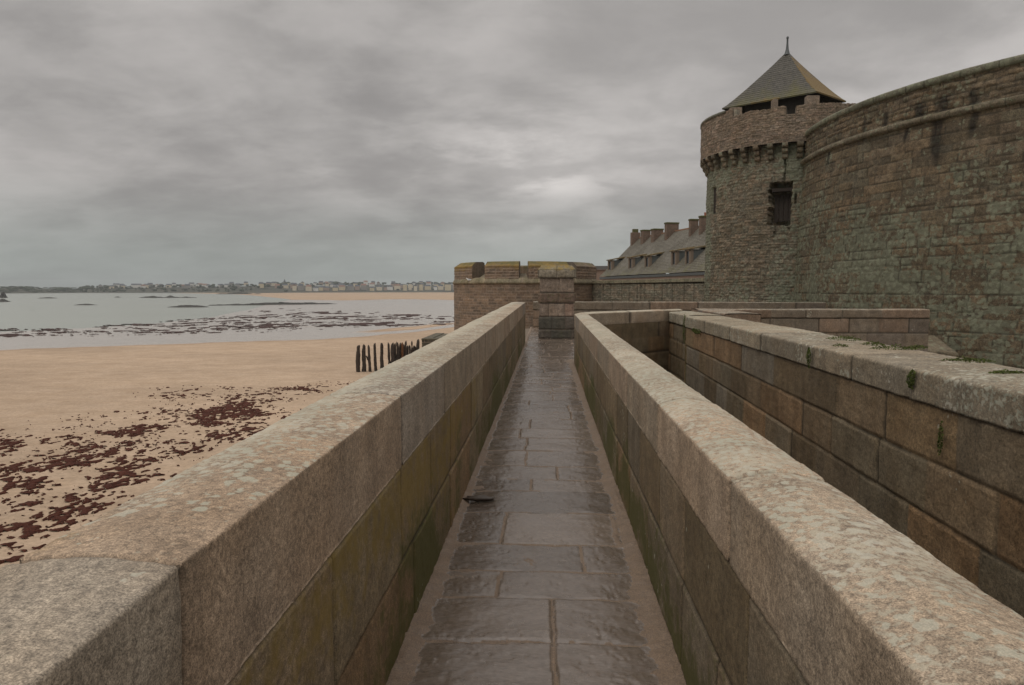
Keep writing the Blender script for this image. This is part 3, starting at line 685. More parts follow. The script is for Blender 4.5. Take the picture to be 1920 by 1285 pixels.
# chamber under the roof
RX, RY = far_pt(1476, 96, 40)[:2]
fa = math.atan2(-RY, -RX) + D(25.5)                                  # front corner direction
dl = math.hypot(RX, RY); rvx, rvy, tvx, tvy = RY / dl, -RX / dl, -RX / dl, -RY / dl
CQ = [(1.45, 2.0), (2.95, -.5), (-1.7, -2.3), (-3.22, .35)]
def cpos(k, f): a, b = CQ[k % 4]; return (RX + f * (a * rvx + b * tvx), RY + f * (a * rvy + b * tvy))
rr_ = 1.0; ZE = 11.42
mb = MB()
cs = [cpos(k, .62) for k in range(4)]
mb.add([(x, y, 9.7) for x, y in cs] + [(x, y, 11.8) for x, y in cs], [(0, 1, 5, 4), (1, 2, 6, 5), (2, 3, 7, 6), (3, 0, 4, 7)])
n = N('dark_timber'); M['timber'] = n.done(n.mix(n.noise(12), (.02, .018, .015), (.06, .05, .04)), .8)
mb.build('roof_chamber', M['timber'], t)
n = N('slate_roof_old')
w = n.t.nodes.new('ShaderNodeTexWave'); w.wave_type = 'BANDS'; w.bands_direction = 'Z'; w.inputs['Scale'].default_value = 2.6; w.inputs['Distortion'].default_value = 1.2; w.inputs['Detail Scale'].default_value = 3; n.L(n.tc, w.inputs[0])
a = n.noise(6, 5, .7); b_ = n.noise(24, 4, .7)
col = n.mix(n.rng(a, .35, .65), (.06, .055, .045), (.10, .092, .075)); col = n.scale(col, n.rng(b_, .34, .66, .65, 1.4)); col = n.scale(col, n.rng(w.outputs['Fac'], 0, 1, .82, 1.12))
mo = n.math('ADD', n.attr('moss'), n.noise(1.3, 5, .65)); col = n.mix(n.rng(mo, .75, 1.1, 0, .75), col, (.12, .11, .03))
oc = n.math('ADD', n.attr('ochre'), n.noise(2, 4, .6)); col = n.mix(n.rng(oc, .95, 1.2, 0, .9), col, (.17, .105, .02))
n.bump(n.math('ADD', w.outputs['Fac'], b_), .6, .04); M['slate'] = n.done(col, .6, .4)
def pyramid():
    lv = [(rr_, ZE - .02), (rr_, ZE + .05), (.93, ZE + .18), (.8, ZE + .49), (.6, ZE + 1.02), (.4, ZE + 1.58), (.2, ZE + 2.16), (.06, 14.02), (.015, 14.16)]
    pts = []; mos = []; och = []
    S = 24
    for (r_, z_) in lv:
        for k in range(4):
            p0 = np.array(cpos(k, r_)); p1 = np.array(cpos(k + 1, r_))
            for s in range(S):
                q = p0 + (p1 - p0) * s / S; pts.append((q[0], q[1], z_))
                mid = math.exp(-((s / S - .5) / .25) ** 2)
                mos.append(.45 * max(0, 1 - (z_ - ZE) / 2.2)); och.append(.66 * max(0, 1 - (z_ - ZE) / .9) * mid + (.70 if k == 0 else 0) * (1 if z_ < 13.6 else .3))
    n_ = 4 * S; fs = []
    for i in range(len(lv) - 1):
        for j in range(n_): fs.append((i * n_ + j, i * n_ + (j + 1) % n_, (i + 1) * n_ + (j + 1) % n_, (i + 1) * n_ + j))
    me = mesh_np('roof', pts, fs, {'moss': np.array(mos), 'ochre': np.array(och)}, smooth=False)
    return link('roof', me, M['slate'], t)
roof = pyramid()
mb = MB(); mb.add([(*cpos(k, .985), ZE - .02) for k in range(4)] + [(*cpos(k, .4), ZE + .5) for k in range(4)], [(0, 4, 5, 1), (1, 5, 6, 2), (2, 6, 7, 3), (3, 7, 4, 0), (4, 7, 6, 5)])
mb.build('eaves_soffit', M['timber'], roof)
n = N('lead'); M['lead'] = n.done(n.mix(n.noise(8), (.04, .045, .045), (.09, .10, .10)), .5, .5)
mb = MB(); prf = [(.17, 14.0), (.12, 14.12), (.075, 14.3), (.05, 14.6), (.045, 14.82), (.065, 14.86), (.06, 14.93), (0.01, 14.97)]
m_ = 10; vs = [(RX + r * math.cos(2 * math.pi * k / m_), RY + r * math.sin(2 * math.pi * k / m_), z) for (r, z) in prf for k in range(m_)]
mb.add(vs, [(i * m_ + j, i * m_ + (j + 1) % m_, (i + 1) * m_ + (j + 1) % m_, (i + 1) * m_ + j) for i in range(len(prf) - 1) for j in range(m_)])
mb.build('finial', M['lead'], roof, smooth=True)
for k, (px, hw) in enumerate(((1379, .30), (1452, .12), (1522, .30))):
    q = far_pt(px, 200, 36.9 if k else 37.9); mb = MB(); mb.box(q[0] - hw, q[0] + hw, q[1] - .18, q[1] + .18, 9.7, 10.95)
    fillattr(mb.build('roof_pier', M['tower'], t, bevel=.02), (.24, .19, .145))

# ---- small round bastion with merlons on the left
QX, QY, QR = -1.50, 46.9, 4.87
q_ = empty('crenellated_tower', (QX, QY, -8.4), 'round brown tower with mossy merlons standing over the beach beyond the walkway', 'tower')
ba = math.atan2(-QY, -QX)
PALQ = [(.20, .145, .10), (.175, .125, .09), (.23, .165, .115), (.15, .115, .085)]
drum('tower_wall', q_, M['brick'], QX, QY, QR, -8.6, 2.0, ba - D(100), ba + D(100), courses(-8.6, 2.1, .15, .21, 31), (.25, .7), 71, PALQ, ds=.045, jw=.017, bev=.02, depth=.012, vary=.02, rough=.03, wob=.02,
     masks=lambda U, Z, TH, e, T, Hh: {'lich': .1 + .1 * Hh, 'ochre': -.2, 'moss': .05})
drum('rear_wall', q_, M['brick'], QX, QY, QR, -8.6, 2.0, ba + D(100), ba + D(260), courses(-8.6, 2.1, .3, .4, 31), (.4, .7), 72, PALQ, ds=.25)
ring('string_course', q_, M['brick'], QX, QY, [(QR - .04, 1.96), (QR + .07, 1.97), (QR + .09, 2.04), (QR + .07, 2.10), (QR - .05, 2.30), (QR - .3, 2.36), (QR - 1.0, 2.40), (QR - 1.2, 1.6)], ba - D(180), ba + D(180), 420, (.21, .18, .12), .01, 13, lich=.25, moss=.3)
disk('tower_floor', q_, M['brick'], QX, QY, QR - .5, 2.0, (.15, .13, .1))
def ang_of(px):
    return ba + math.asin(max(-1, min(1, math.hypot(QX, QY) * math.sin(bearing(px) - math.atan2(QX, QY)) / QR)))
mer = [(0, 0), (ba - D(96), ang_of(892)), (ang_of(915), ang_of(974)), (ang_of(990), ang_of(1062)), (ang_of(1074), ang_of(1117)), (ba + D(100), ba + D(118)), (ba + D(128), ba + D(150)), (ba + D(160), ba + D(190)), (ba + D(200), ba + D(228))]
for k, (a0_, a1_) in enumerate(mer[1:]):
    s_ = np.linspace(a0_, a1_, max(6, int((a1_ - a0_) * QR / .06)))
    prof = [(QR - .03, 2.05)] + [(QR - .03, z) for z in np.arange(2.15, 3.05, .06)] + [(QR - .02, 3.08), (QR - .22, 3.22), (QR - .42, 3.36), (QR - .95, 3.38), (QR - 1.1, 3.3), (QR - 1.1, 2.0)]
    Pf = np.array(prof); TH, K = np.meshgrid(s_, np.arange(len(Pf)), indexing='ij'); Zm = Pf[K, 1]; Rm = Pf[K, 0]
    U = TH * QR; e, T, Hh = pattern(U, Zm + (QR - Rm) * .8, courses(1.9, 4.6, .14, .2, 5), .2, .5, 90 + k, wob=.02)
    h = relief(e, T, Hh, U, Zm, .016, .02, .02, .02, .03, 91 + k, 4.)
    Rm = Rm + h * (K < len(Pf) - 2)
    # side cheeks splay outwards at the foot of the embrasure
    sp = sst(2.5, 2.05, Zm) * .0
    at = {'Col': pal(PALQ, T, Hh) * 1.0, 'joint': (1 - sst(.008, .03, e)) * (Zm < 3.0), 'lich': .12 + 0 * U,
          'ochre': sst(2.3, 3.2, Zm) * (.58 if k < 3 else .15) + .3 * (fbm(U * .6, Zm, 95, 3) - .45), 'moss': .12 + .3 * sst(2.9, 3.2, Zm)}
    me = mesh_np('merlon', np.stack([QX + np.cos(TH) * Rm, QY + np.sin(TH) * Rm, Zm], -1), grid_faces(len(s_), len(Pf)), at, smooth=False)
    m_ = link('merlon', me, M['brick'], q_)
    for a_ in (a0_, a1_):
        mb = MB(); mb.add([(QX + math.cos(a_) * r_, QY + math.sin(a_) * r_, z_) for r_, z_ in [(QR - .03, 2.05), (QR - .03, 3.08), (QR - .32, 3.35), (QR - .95, 3.37), (QR - 1.1, 3.3), (QR - 1.1, 2.0)]], [(0, 1, 2, 3, 4, 5)])
        fillattr(mb.build('cheek', M['brick'], m_), (.15, .12, .09), moss=.25, lich=.2)
for a_ in (ang_of(903), ang_of(981), ang_of(1068)):        # sloping sills of the embrasures
    mb = MB(); w0, w1 = .075, .045
    vs = [(QX + math.cos(a_ + s * w) * r, QY + math.sin(a_ + s * w) * r, z) for (r, z, w) in ((QR + .02, 2.1, w0), (QR - .9, 2.62, w1), (QR - 1.0, 2.0, w1), (QR + .0, 2.0, w0)) for s in (-1, 1)]
    mb.add(vs, [(0, 1, 3, 2), (2, 3, 5, 4), (4, 5, 7, 6), (0, 2, 4, 6), (1, 7, 5, 3)])
    fillattr(mb.build('embrasure_sill', M['brick'], q_), (.2, .17, .12), moss=.35, lich=.3)

# ---- panelled curtain wall between the two towers
cw = empty('curtain_wall', (5, 43, -2), 'grey green curtain wall with narrow arrow slits running from the crenellated tower to the round tower', 'wall')
A0 = np.array([1.3, 46.6]); A1 = np.array([9.2, 38.3]); LW = float(np.linalg.norm(A1 - A0)); tdir = (A1 - A0) / LW; nrm = np.array([tdir[1], -tdir[0]]) * 1
if nrm[1] > 0: nrm = -nrm
us = np.arange(0, LW, .035); vs = np.arange(-2, 1.985, .035); U, V = np.meshgrid(us, vs, indexing='ij')
e, T, Hh = pattern(U, V, courses(-2.05, 2.2, .12, .2, 8), .15, .4, 101, wob=.03)
h = relief(e, T, Hh, U, V, .008, .03, .016, .02, .07, 101, 4.)
pj = np.cumsum(np.random.RandomState(3).uniform(.55, .95, 30)); ii = np.clip(np.searchsorted(pj, U), 1, 29); pd = np.minimum(np.abs(U - pj[ii]), np.abs(U - pj[ii - 1]))
h = h - .05 * (1 - sst(.01, .04, pd))
for s_ in (3.3, 6.35): h = h - .4 * (np.abs(U - s_) < .055) * (V > .85) * (V < 1.88)
zt_ = lambda u: np.interp(u, [0, LW], [2.07, 2.16])
at = {'Col': pal([(.17, .155, .115), (.19, .165, .125), (.15, .14, .105), (.20, .165, .12)], T, Hh), 'joint': np.maximum((1 - sst(.007, .02, e)) * .25, 1 - sst(.015, .035, pd)), 'lich': .2 + .2 * (fbm(U * .6, V, 3, 3) - .3), 'moss': .2 + 0 * U, 'ochre': 0 * U - .2}
XY = A0[None, None, :] + U[..., None] * tdir + h[..., None] * nrm
me = mesh_np('masonry', np.concatenate([XY, V[..., None]], -1), grid_faces(len(us), len(vs)), at); link('masonry', me, M['tower'], cw)
mb = MB()
def fr(v): p_ = A0 + tdir * v[0] + nrm * v[1]; return (p_[0], p_[1], v[2] + (v[0] / LW) * .09)
x_ = 0
while x_ < LW:
    x2 = min(LW, x_ + random.uniform(.9, 1.7)); mb.box(x_ + .004, x2 - .004, -.55, .07, 1.965, 2.17, fr); x_ = x2
fillattr(mb.build('coping', M['tower'], cw, bevel=.02), (.22, .2, .14), lich=.3, moss=.3)
mb = MB(); mb.box(0, LW, -.5, -.42, -2, 1.96, fr); fillattr(mb.build('rear_face', M['tower'], cw), (.18, .16, .12))

# ---- long slate-roofed house behind the curtain wall
fd = np.array([-.2565, .9665]); fn = np.array([.9665, .2565]); FA = np.array([17.41, 76.03])
def B3(s, o, z): p_ = FA + fd * s + fn * o; return (p_[0], p_[1], z)
hs = empty('long_house', B3(12, 6, -8), 'long building with steep slate roof, dormers and chimney stacks behind the curtain wall', 'building')
S0, S1, ZEV, ZR, OR_ = -14, 34.5, 3.6, 9.75, 6.0
n = N('house_stone'); M['house'] = n.done(n.mix(n.noise(3, 6, .7), (.15, .11, .085), (.26, .19, .15)), .85)
mb = MB(); mb.add([B3(s, o, z) for (s, o, z) in ((S0, .35, -8), (S1 - .2, .35, -8), (S1 - .2, 11.65, -8), (S0, 11.65, -8), (S0, .35, 3.3), (S1 - .2, .35, 3.3), (S1 - .2, 11.65, 3.3), (S0, 11.65, 3.3), (S0, 6, 9.4), (S1 - .2, 6, 9.4))],
                 [(0, 1, 5, 4), (2, 3, 7, 6), (1, 2, 6, 9, 5), (3, 0, 4, 8, 7)])
mb.build('wall', M['house'], hs)
n = N('slate_roof_lichened')
w = n.t.nodes.new('ShaderNodeTexWave'); w.bands_direction = 'Z'; w.inputs['Scale'].default_value = 1.5; w.inputs['Distortion'].default_value = 2.5; w.inputs['Detail Scale'].default_value = 4; n.L(n.tc, w.inputs[0])
a = n.noise(.5, 6, .7); b_ = n.noise(5, 5, .75)
col = n.mix(n.rng(a, .35, .65), (.095, .085, .062), (.155, .142, .115)); col = n.scale(col, n.rng(b_, .34, .66, .6, 1.45)); col = n.scale(col, n.rng(w.outputs['Fac'], 0, 1, .8, 1.15))
mo = n.math('ADD', n.attr('moss'), n.noise(.9, 5, .7)); col = n.mix(n.rng(mo, .7, 1.05, 0, .75), col, (.13, .125, .035))
n.bump(n.math('ADD', w.outputs['Fac'], b_), .6, .08); M['slate2'] = n.done(col, .7, .3)
rows = []; mos = []
ns, no_ = 60, 20
for i in range(ns):
    s = lerp(S0, S1, i / (ns - 1))
    for j in range(no_):
        f = j / (no_ - 1); o_ = -.15 + (OR_ + .15) * f; sag = .06 * (vn(np.array(s * .5), np.array(f * 3.), 4) - .5)
        flare = .22 * (1 - f) ** 4
        rows.append(B3(s, o_ - flare * .8, ZEV + (ZR - ZEV) * f + float(sag) + .0)); mos.append(.30 * max(0, 1 - f * 2.0))
me = mesh_np('roof', rows, grid_faces(ns, no_), {'moss': np.array(mos)}); rf = link('roof', me, M['slate2'], hs)
mb = MB(); mb.add([B3(S0, 6, ZR), B3(S1, 6, ZR), B3(S1, 12.1, ZEV), B3(S0, 12.1, ZEV)], [(3, 2, 1, 0)]); o = mb.build('rear_slope', M['slate2'], rf); 
n = N('terracotta_ridge'); M['ridge'] = n.done(n.mix(n.noise(6, 4), (.22, .12, .07), (.30, .18, .11)), .8)
mb = MB(); fs_ = lambda v: B3(v[0], v[1], v[2])
s = S0
while s < S1: mb.box(s + .02, s + .42, 5.86, 6.14, ZR - .12, ZR + .07, fs_); s += .44
mb.build('ridge_tiles', M['ridge'], rf)
mb = MB(); mb.box(S0, S1, -.30, -.14, ZEV - .42, ZEV - .10, fs_); mb.build('gutter', M['lead'], rf)
mb = MB(); mb.box(S0, S1, -.2, .3, ZEV - .75, ZEV - .45, fs_); mb.build('cornice', M['house'], hs)
def on_house(px, py, off):
    r = ray(px, py); ox, oy = FA + fn * off; t_ = (ox * fn[0] + oy * fn[1]) / (r[0] * fn[0] + r[1] * fn[1])
    X_, Y_ = r[0] * t_, r[1] * t_; return ((X_ - ox) * fd[0] + (Y_ - oy) * fd[1], H + r[2] * t_)
n = N('chimney_masonry'); br = n.t.nodes.new('ShaderNodeTexBrick'); br.inputs['Scale'].default_value = 3.0; br.inputs['Color1'].default_value = (.19, .125, .09, 1); br.inputs['Color2'].default_value = (.13, .095, .07, 1); br.inputs['Mortar'].default_value = (.10, .085, .07, 1)
mp = n.t.nodes.new('ShaderNodeMapping'); mp.inputs['Rotation'].default_value = (D(90), 0, 0); n.L(n.tc, mp.inputs[0]); n.L(mp.outputs[0], br.inputs[0])
col = n.scale(br.outputs[0], n.rng(n.noise(3, 5), .2, .8, .7, 1.35)); M['chim'] = n.done(col, .85)
n = N('mossy_cap'); M['mcap'] = n.done(n.mix(n.noise(3, 5), (.05, .055, .035), (.13, .12, .035)), .9)
n = N('pale_quoin'); M['quoin'] = n.done(n.mix(n.noise(3, 5), (.15, .12, .09), (.20, .155, .115)), .85)
n = N('clay_pot'); M['pot'] = n.done((.32, .13, .08), .7)
for k, (pa, pb, pc, ytop) in enumerate(((1182, 1185, 1201, 430), (1201, 1206, 1220, 431.5), (1220.5, 1226, 1244, 429.5), (1246, 1250.5, 1273, 417.5), (1291.5, 1295.5, 1310, 411), (1310.5, 1315, 1332, 405))):
    f0 = 4.7
    sf, zt2 = on_house(pa, ytop, f0); sn, _ = on_house(pb, ytop, f0)
    # depth along the roof: column pc on the near end face
    lo, hi = f0 + .5, f0 + 4
    for _i in range(30):
        mi = (lo + hi) / 2
        if to_px(*[np.array(v_) for v_ in B3(sn, mi, zt2)])[0] < pc: lo = mi
        else: hi = mi
    f1 = lo
    c_ = empty('chimney', B3((sf + sn) / 2, (f0 + f1) / 2, ZEV), None, None); del_ = c_
    c_.parent = rf; c_.location = B3((sf + sn) / 2, (f0 + f1) / 2, ZEV); 
    L_ = wloc(rf); c_.location = tuple(a_ - b2 for a_, b2 in zip(c_.location, L_))
    zb = ZEV + 4
    mb = MB(); mb.box(sn, sf, f0, f1, zb, zt2 - (.55 if k == 0 else .22), fs_); mb.build('chimney_stack', M['chim'], rf, bevel=.03)
    mb = MB(); mb.box(sn - .06, sf + .06, f0 - .07, f1 + .07, zt2 - .24, zt2 - .02, fs_)
    if k == 0: mb = MB(); mb.box(sn + .1, sf - .1, f0 + .25, f1 - .3, zt2 - .6, zt2, fs_)
    mb.build('chimney_cap', M['mcap'], rf, bevel=.04)
    if k == 5:
        for oo_ in (.7, 1.35):
            mb = MB(); cx_, cy_, cz_ = B3((sn + sf) / 2, f0 + oo_, zt2 - .02); mm = 10
            pr_ = [(.15, 0), (.14, .3), (.17, .36), (.17, .42), (.12, .42), (.11, .1)]
            mb.add([(cx_ + r * math.cos(2 * math.pi * q / mm), cy_ + r * math.sin(2 * math.pi * q / mm), cz_ + z) for r, z in pr_ for q in range(mm)], [(i * mm + j, i * mm + (j + 1) % mm, (i + 1) * mm + (j + 1) % mm, (i + 1) * mm + j) for i in range(5) for j in range(mm)])
            mb.build('chimney_pot', M['pot'], rf, smooth=True)
    bpy.data.objects.remove(c_)
n = N('dormer_slate'); M['dslate'] = n.done(n.mix(n.noise(4, 5), (.06, .07, .068), (.12, .13, .125)), .6)
n = N('window_glass_dark'); M['glass'] = n.done((.02, .022, .025), .15, .6)
n = N('dormer_roof_lichen'); M['droof'] = n.done(n.mix(n.rng(n.noise(2.5, 5), .4, .6), (.12, .11, .07), (.17, .11, .04)), .85)
for (pa, pb, ytop, ybot) in ((1141, 1149, 489, 507), (1180, 1187.5, 484, 505.5), (1210.5, 1219, 481, 503), (1260.5, 1270, 472, 500), (1286.5, 1296.5, 469, 498.5)):
    f0 = .85
    sf, zt2 = on_house(pa, ytop, f0); sn, _ = on_house(pb, ytop + .3, f0); _, zb = on_house(pb, ybot, f0)
    ocut = lambda z: (z - ZEV) / (ZR - ZEV) * OR_
    d_ = empty('dormer', B3((sn + sf) / 2, f0, zb), None, None); d_.parent = rf; L_ = wloc(rf); p_ = B3((sn + sf) / 2, f0, zb); d_.location = tuple(a_ - b2 for a_, b2 in zip(p_, L_))
    o2 = ocut(zt2)
    mb = MB(); mb.add([B3(s_, o_, z_) for s_ in (sn, sf) for (o_, z_) in ((f0, zb), (f0, zt2), (o2 + .3, zt2), (f0 + .4, zb - .1))], [(0, 1, 2, 3), (7, 6, 5, 4), (1, 5, 6, 2)])
    mb.build('dormer_cheek', M['dslate'], rf)
    mb = MB(); wd = (sf - sn)
    for (a_, b2, z0_, z1_) in ((sn - .05, sn + .28 * wd, zb - .1, zt2), (sf - .2 * wd, sf + .05, zb - .1, zt2), (sn - .1, sf + .1, zb - .25, zb - .02), (sn, sf, zt2 - .18, zt2)):
        mb.box(a_, b2, f0 - .12 - (.003 if z0_ < zb - .2 else 0), f0 + .25, z0_, z1_, fs_)
    mb.build('dormer_frame', M['quoin'], rf)
    mb = MB(); mb.box(sn + .2, sf - .15, f0 + .0, f0 + .06, zb, zt2 - .1, fs_); mb.build('dormer_window', M['glass'], rf)
    mb = MB(); mb.add([B3(s_, o_, z_) for s_ in (sn - .2, sf + .2) for (o_, z_) in ((f0 - .3, zt2 - .02), (f0 - .3, zt2 + .12), (o2 + .7, zt2 + .62), (o2 + .7, zt2 + .4))], [(0, 1, 2, 3), (7, 6, 5, 4), (0, 4, 5, 1), (1, 5, 6, 2), (2, 6, 7, 3), (3, 7, 4, 0)])
    mb.build('dormer_roof', M['droof'], rf, bevel=.02)
    bpy.data.objects.remove(d_)
# distant dark roof seen between the crenellated tower and the long house
q = far_pt(1126, 504, 150); hh = empty('slate_roofed_house', (q[0], q[1], -8), 'dark slate roofed house half hidden between the crenellated tower and the long building', 'house')
mb = MB(); mb.box(q[0] - 3.5, q[0] + 3.2, q[1], q[1] + 8, -8, 5.9); mb.build('wall', M['house'], hh)
mb = MB(); mb.add([(q[0] - 3.7, q[1] - .3, 5.75), (q[0] + 3.4, q[1] - .3, 5.75), (q[0] + 3.4, q[1] + 4, 6.75), (q[0] - 3.7, q[1] + 4, 6.75), (q[0] - 3.7, q[1] + 8.3, 5.75), (q[0] + 3.4, q[1] + 8.3, 5.75)], [(0, 1, 2, 3), (3, 2, 5, 4), (0, 3, 4), (1, 5, 2), (0, 4, 5, 1)])
mb.build('roof', M['timber'], hh)

# ================================================================== BEACH, SEA, FAR SHORE
ZB = -8.35
def tab(pts, z=ZB):
    az, rr = [], []
    for x, y in pts: g_ = ground_pt(x, y, z); az.append(math.atan2(g_[0], g_[1])); rr.append(math.hypot(*g_))
    i = np.argsort(az); return np.array(az)[i], np.array(rr)[i]
def ev(tb, az): return np.interp(az, tb[0], tb[1])
L1 = tab([(0, 655), (150, 650), (300, 645), (450, 640), (600, 635.5), (700, 629), (780, 622), (850, 613), (900, 604), (1000, 592)])
L2 = tab([(0, 621), (100, 617), (200, 612), (300, 605), (400, 594), (470, 580), (520, 567), (545, 562)])
L3 = tab([(0, 548.6), (200, 549), (300, 549.2), (400, 551), (450, 552.5), (500, 557), (545, 562)])
L4 = tab([(480, 556.5), (545, 562), (640, 563.5), (700, 562), (780, 561), (850, 562.5), (1000, 562)])
AZE = bearing(545)
az = np.concatenate([np.linspace(D(-100), bearing(0), 60)[:-1], np.linspace(bearing(0), bearing(1100), 420), np.linspace(bearing(1100), D(90), 60)[1:]])
rs = [9.]
while rs[-1] < 2600: rs.append(rs[-1] * (1.009 if rs[-1] < 60 else 1.012))
rs = np.array(rs)
AZ, R_ = np.meshgrid(az, rs, indexing='ij')
r1 = ev(L1, AZ) * (1 + .02 * (fbm(AZ * 30, R_ * .01, 501, 3) - .5)); r2 = ev(L2, AZ); r3 = ev(L3, AZ); r4 = ev(L4, AZ)
inv = 1 / R_
wet = sst(-.035, .012, (R_ - r1) / r1 + .03 * (fbm(AZ * 14, np.log(R_) * 30, 503, 3) - .5))
X = R_ * np.sin(AZ); Y = R_ * np.cos(AZ)
nW = fbm(AZ * 22, np.log(R_) * 26, 505, 4)
farw = np.where(AZ > AZE, sst(1.06, .94, R_ / r4 + .10 * (nW - .5)), sst(1.02, .98, R_ / r3 + .02 * (nW - .5)))
wet = wet * farw
sea = np.where(AZ < AZE, sst(.985, 1.03, R_ / r2 + .03 * (nW - .5)) * sst(1.01, .99, R_ / r3), 0)
# pools and bars on the wet flat
z = np.full(X.shape, ZB) - .02 * wet - 1.2 * sea + .03 * (fbm(X * .2, Y * .2, 507, 4) - .5) * (1 - wet) * sst(15, 60, R_) + .02 * (fbm(X * 1.1, Y * 1.1, 509, 3) - .5) * (R_ < 150) * (1 - wet)
bar = sst(.60, .68, nW) * (wet > .5) * (1 - sea) * sst(1.06, 1.3, R_ / r1)
mid = np.exp(-((AZ - bearing(772)) / .07) ** 2 - ((R_ / ev(L1, AZ) - 1.10) / .045) ** 2)
wet = np.clip(wet - .9 * bar * .3 - 1.2 * mid, 0, 1)
at = {'wet': wet, 'far': sst(300, 800, R_)}
me = mesh_np('beach', np.stack([X, Y, z], -1), grid_faces(len(az), len(rs))[:, ::-1], at)
n = N('beach_sand')
wv = n.attr('wet'); g = n.noise(.35, 6, .65); gf = n.noise(3.5, 6, .75, stretch=(1, 1, 1)); lg = n.noise(.06, 4, .6, stretch=(.5, 1.2, 1)); rp = n.noise(.9, 5, .65, stretch=(.35, 1.5, 1))
dry = n.mix(n.rng(g, .35, .65), (.41, .30, .205), (.485, .365, .26)); dry = n.scale(dry, n.rng(gf, .36, .64, .84, 1.12)); dry = n.scale(dry, n.rng(rp, .3, .7, .9, 1.1))
dry = n.mix(n.rng(n.math('ADD', n.noise(6, 3, .8, stretch=(.6, 1.4, 1)), n.math('MULTIPLY', g, .3)), .78, .84, 0, .55), dry, (.12, .06, .04))
dry = n.scale(dry, n.rng(lg, .36, .64, .88, 1.06)); wetc = n.mix(n.rng(g, .3, .7), (.37, .33, .29), (.46, .415, .37))
wf = n.rng(n.math('ADD', wv, n.math('MULTIPLY', n.math('SUBTRACT', g, .5), .25)), .3, .75)
col = n.mix(wf, dry, wetc)
wm = n.rng(wv, .02, .35, 0, 1); rim = n.math('MULTIPLY', wm, n.math('SUBTRACT', 1.0, wf)); col = n.mix(n.math('MULTIPLY', rim, .5), col, (.23, .14, .085))
n.bump(n.math('ADD', n.math('MULTIPLY', gf, .5), rp), .75, .15)
M['sand'] = n.done(col, n.rng(wf, 0, 1, .9, .18), n.rng(wf, 0, 1, .15, .6))
o = link('beach', me, M['sand']); setp(o, kind='structure')
# sea
me = mesh_np('sea', [(-3600, -500, ZB - .09), (200, -500, ZB - .09), (200, 3800, ZB - .09), (-3600, 3800, ZB - .09)], [(0, 1, 2, 3)], smooth=False)
n = N('calm_sea'); g = n.noise(.012, 4, .6, stretch=(.4, 1, 1)); r = n.noise(.5, 5, .6, stretch=(.5, 1, 1))
col = n.mix(g, (.25, .275, .235), (.33, .35, .30)); n.bump(r, .35, .25); M['sea'] = n.done(col, .22, .5)
o = link('sea', me, M['sea']); setp(o, kind='structure')
# near seaweed: ragged brown mats on the dry sand
def weed_near():
    st = .07; xs = np.arange(-52, -12, st); ys = np.arange(22, 82, st * 1.25); X, Y = np.meshgrid(xs, ys, indexing='ij')
    px, py = to_px(X, Y, ZB)
    B = [(150, 862, 150, 26, .9, -.1), (60, 905, 60, 34, .9, -.15), (215, 905, 95, 30, 1, -.2), (90, 985, 130, 26, 1, -.28), (20, 950, 50, 25, .6, 0), (300, 850, 110, 22, .7, -.05), (360, 862, 60, 14, .6, 0), (430, 775, 90, 26, 1, 0), (490, 768, 40, 20, .5, 0),
         (440, 815, 75, 16, 1, -.1), (250, 812, 60, 12, .8, -.15), (330, 775, 70, 9, .6, -.1), (570, 730, 60, 7, .65, -.1), (20, 830, 50, 12, .6, -.2), (100, 860, 90, 12, .3, 0), (380, 740, 100, 12, .28, 0), (50, 1040, 80, 14, .5, -.3), (250, 960, 120, 16, .5, -.2), (640, 722, 60, 5, .3, 0), (460, 742, 60, 9, .5, 0), (300, 900, 90, 30, .35, -.2), (160, 830, 200, 40, .25, -.1)]
    d = np.zeros(X.shape)
    for cx, cy, rx, ry, a, sl in B:
        dy = py - (cy + sl * (px - cx) * .9); d = np.maximum(d, a * np.exp(-((px - cx) / rx) ** 2 - (dy / ry) ** 2)) + 0
    xx, yy = X * .9 + Y * .25, Y * .9 - X * .25
    n1 = fbm(xx * .5, yy * .5, 601, 6); n2 = fbm(X * 2.0, Y * 1.6, 603, 5)
    n3 = fbm(X * 4.5, Y * 3.2, 605, 3)
    f = d * .62 + (n1 - .5) * 1.0 + (n2 - .5) * 1.25 + (n3 - .5) * 1.5 - .45
    f = np.where(d < .04, -1, f)
    h = .02 + .10 * np.clip(f, 0, .5) + .05 * (n2 - .4) * (f > 0)
    keep = (f[:-1, :-1] > 0)
    V = np.stack([X + .03 * (n2 - .5), Y, np.where(f > 0, ZB + np.maximum(h, .012) + .02, ZB - .06)], -1)
    Fq = grid_faces(len(xs), len(ys), keep); used = np.unique(Fq); mp = np.full(V.size // 3, -1); mp[used] = np.arange(len(used))
    me = mesh_np('seaweed', V.reshape(-1, 3)[used], mp[Fq], smooth=True); return me
n = N('brown_seaweed'); a = n.noise(1.5, 5, .7); b_ = n.noise(9, 5, .8); col = n.mix(n.rng(a, .3, .7), (.055, .020, .013), (.105, .038, .025)); col = n.scale(col, n.rng(b_, .2, .8, .4, 1.7)); n.bump(b_, 1., .1); M['weed'] = n.done(col, .8, .08)
o = link('seaweed', weed_near(), M['weed']); setp(o, 'reddish brown seaweed scattered in ragged mats on the dry sand below the left parapet', 'seaweed', kind='stuff')
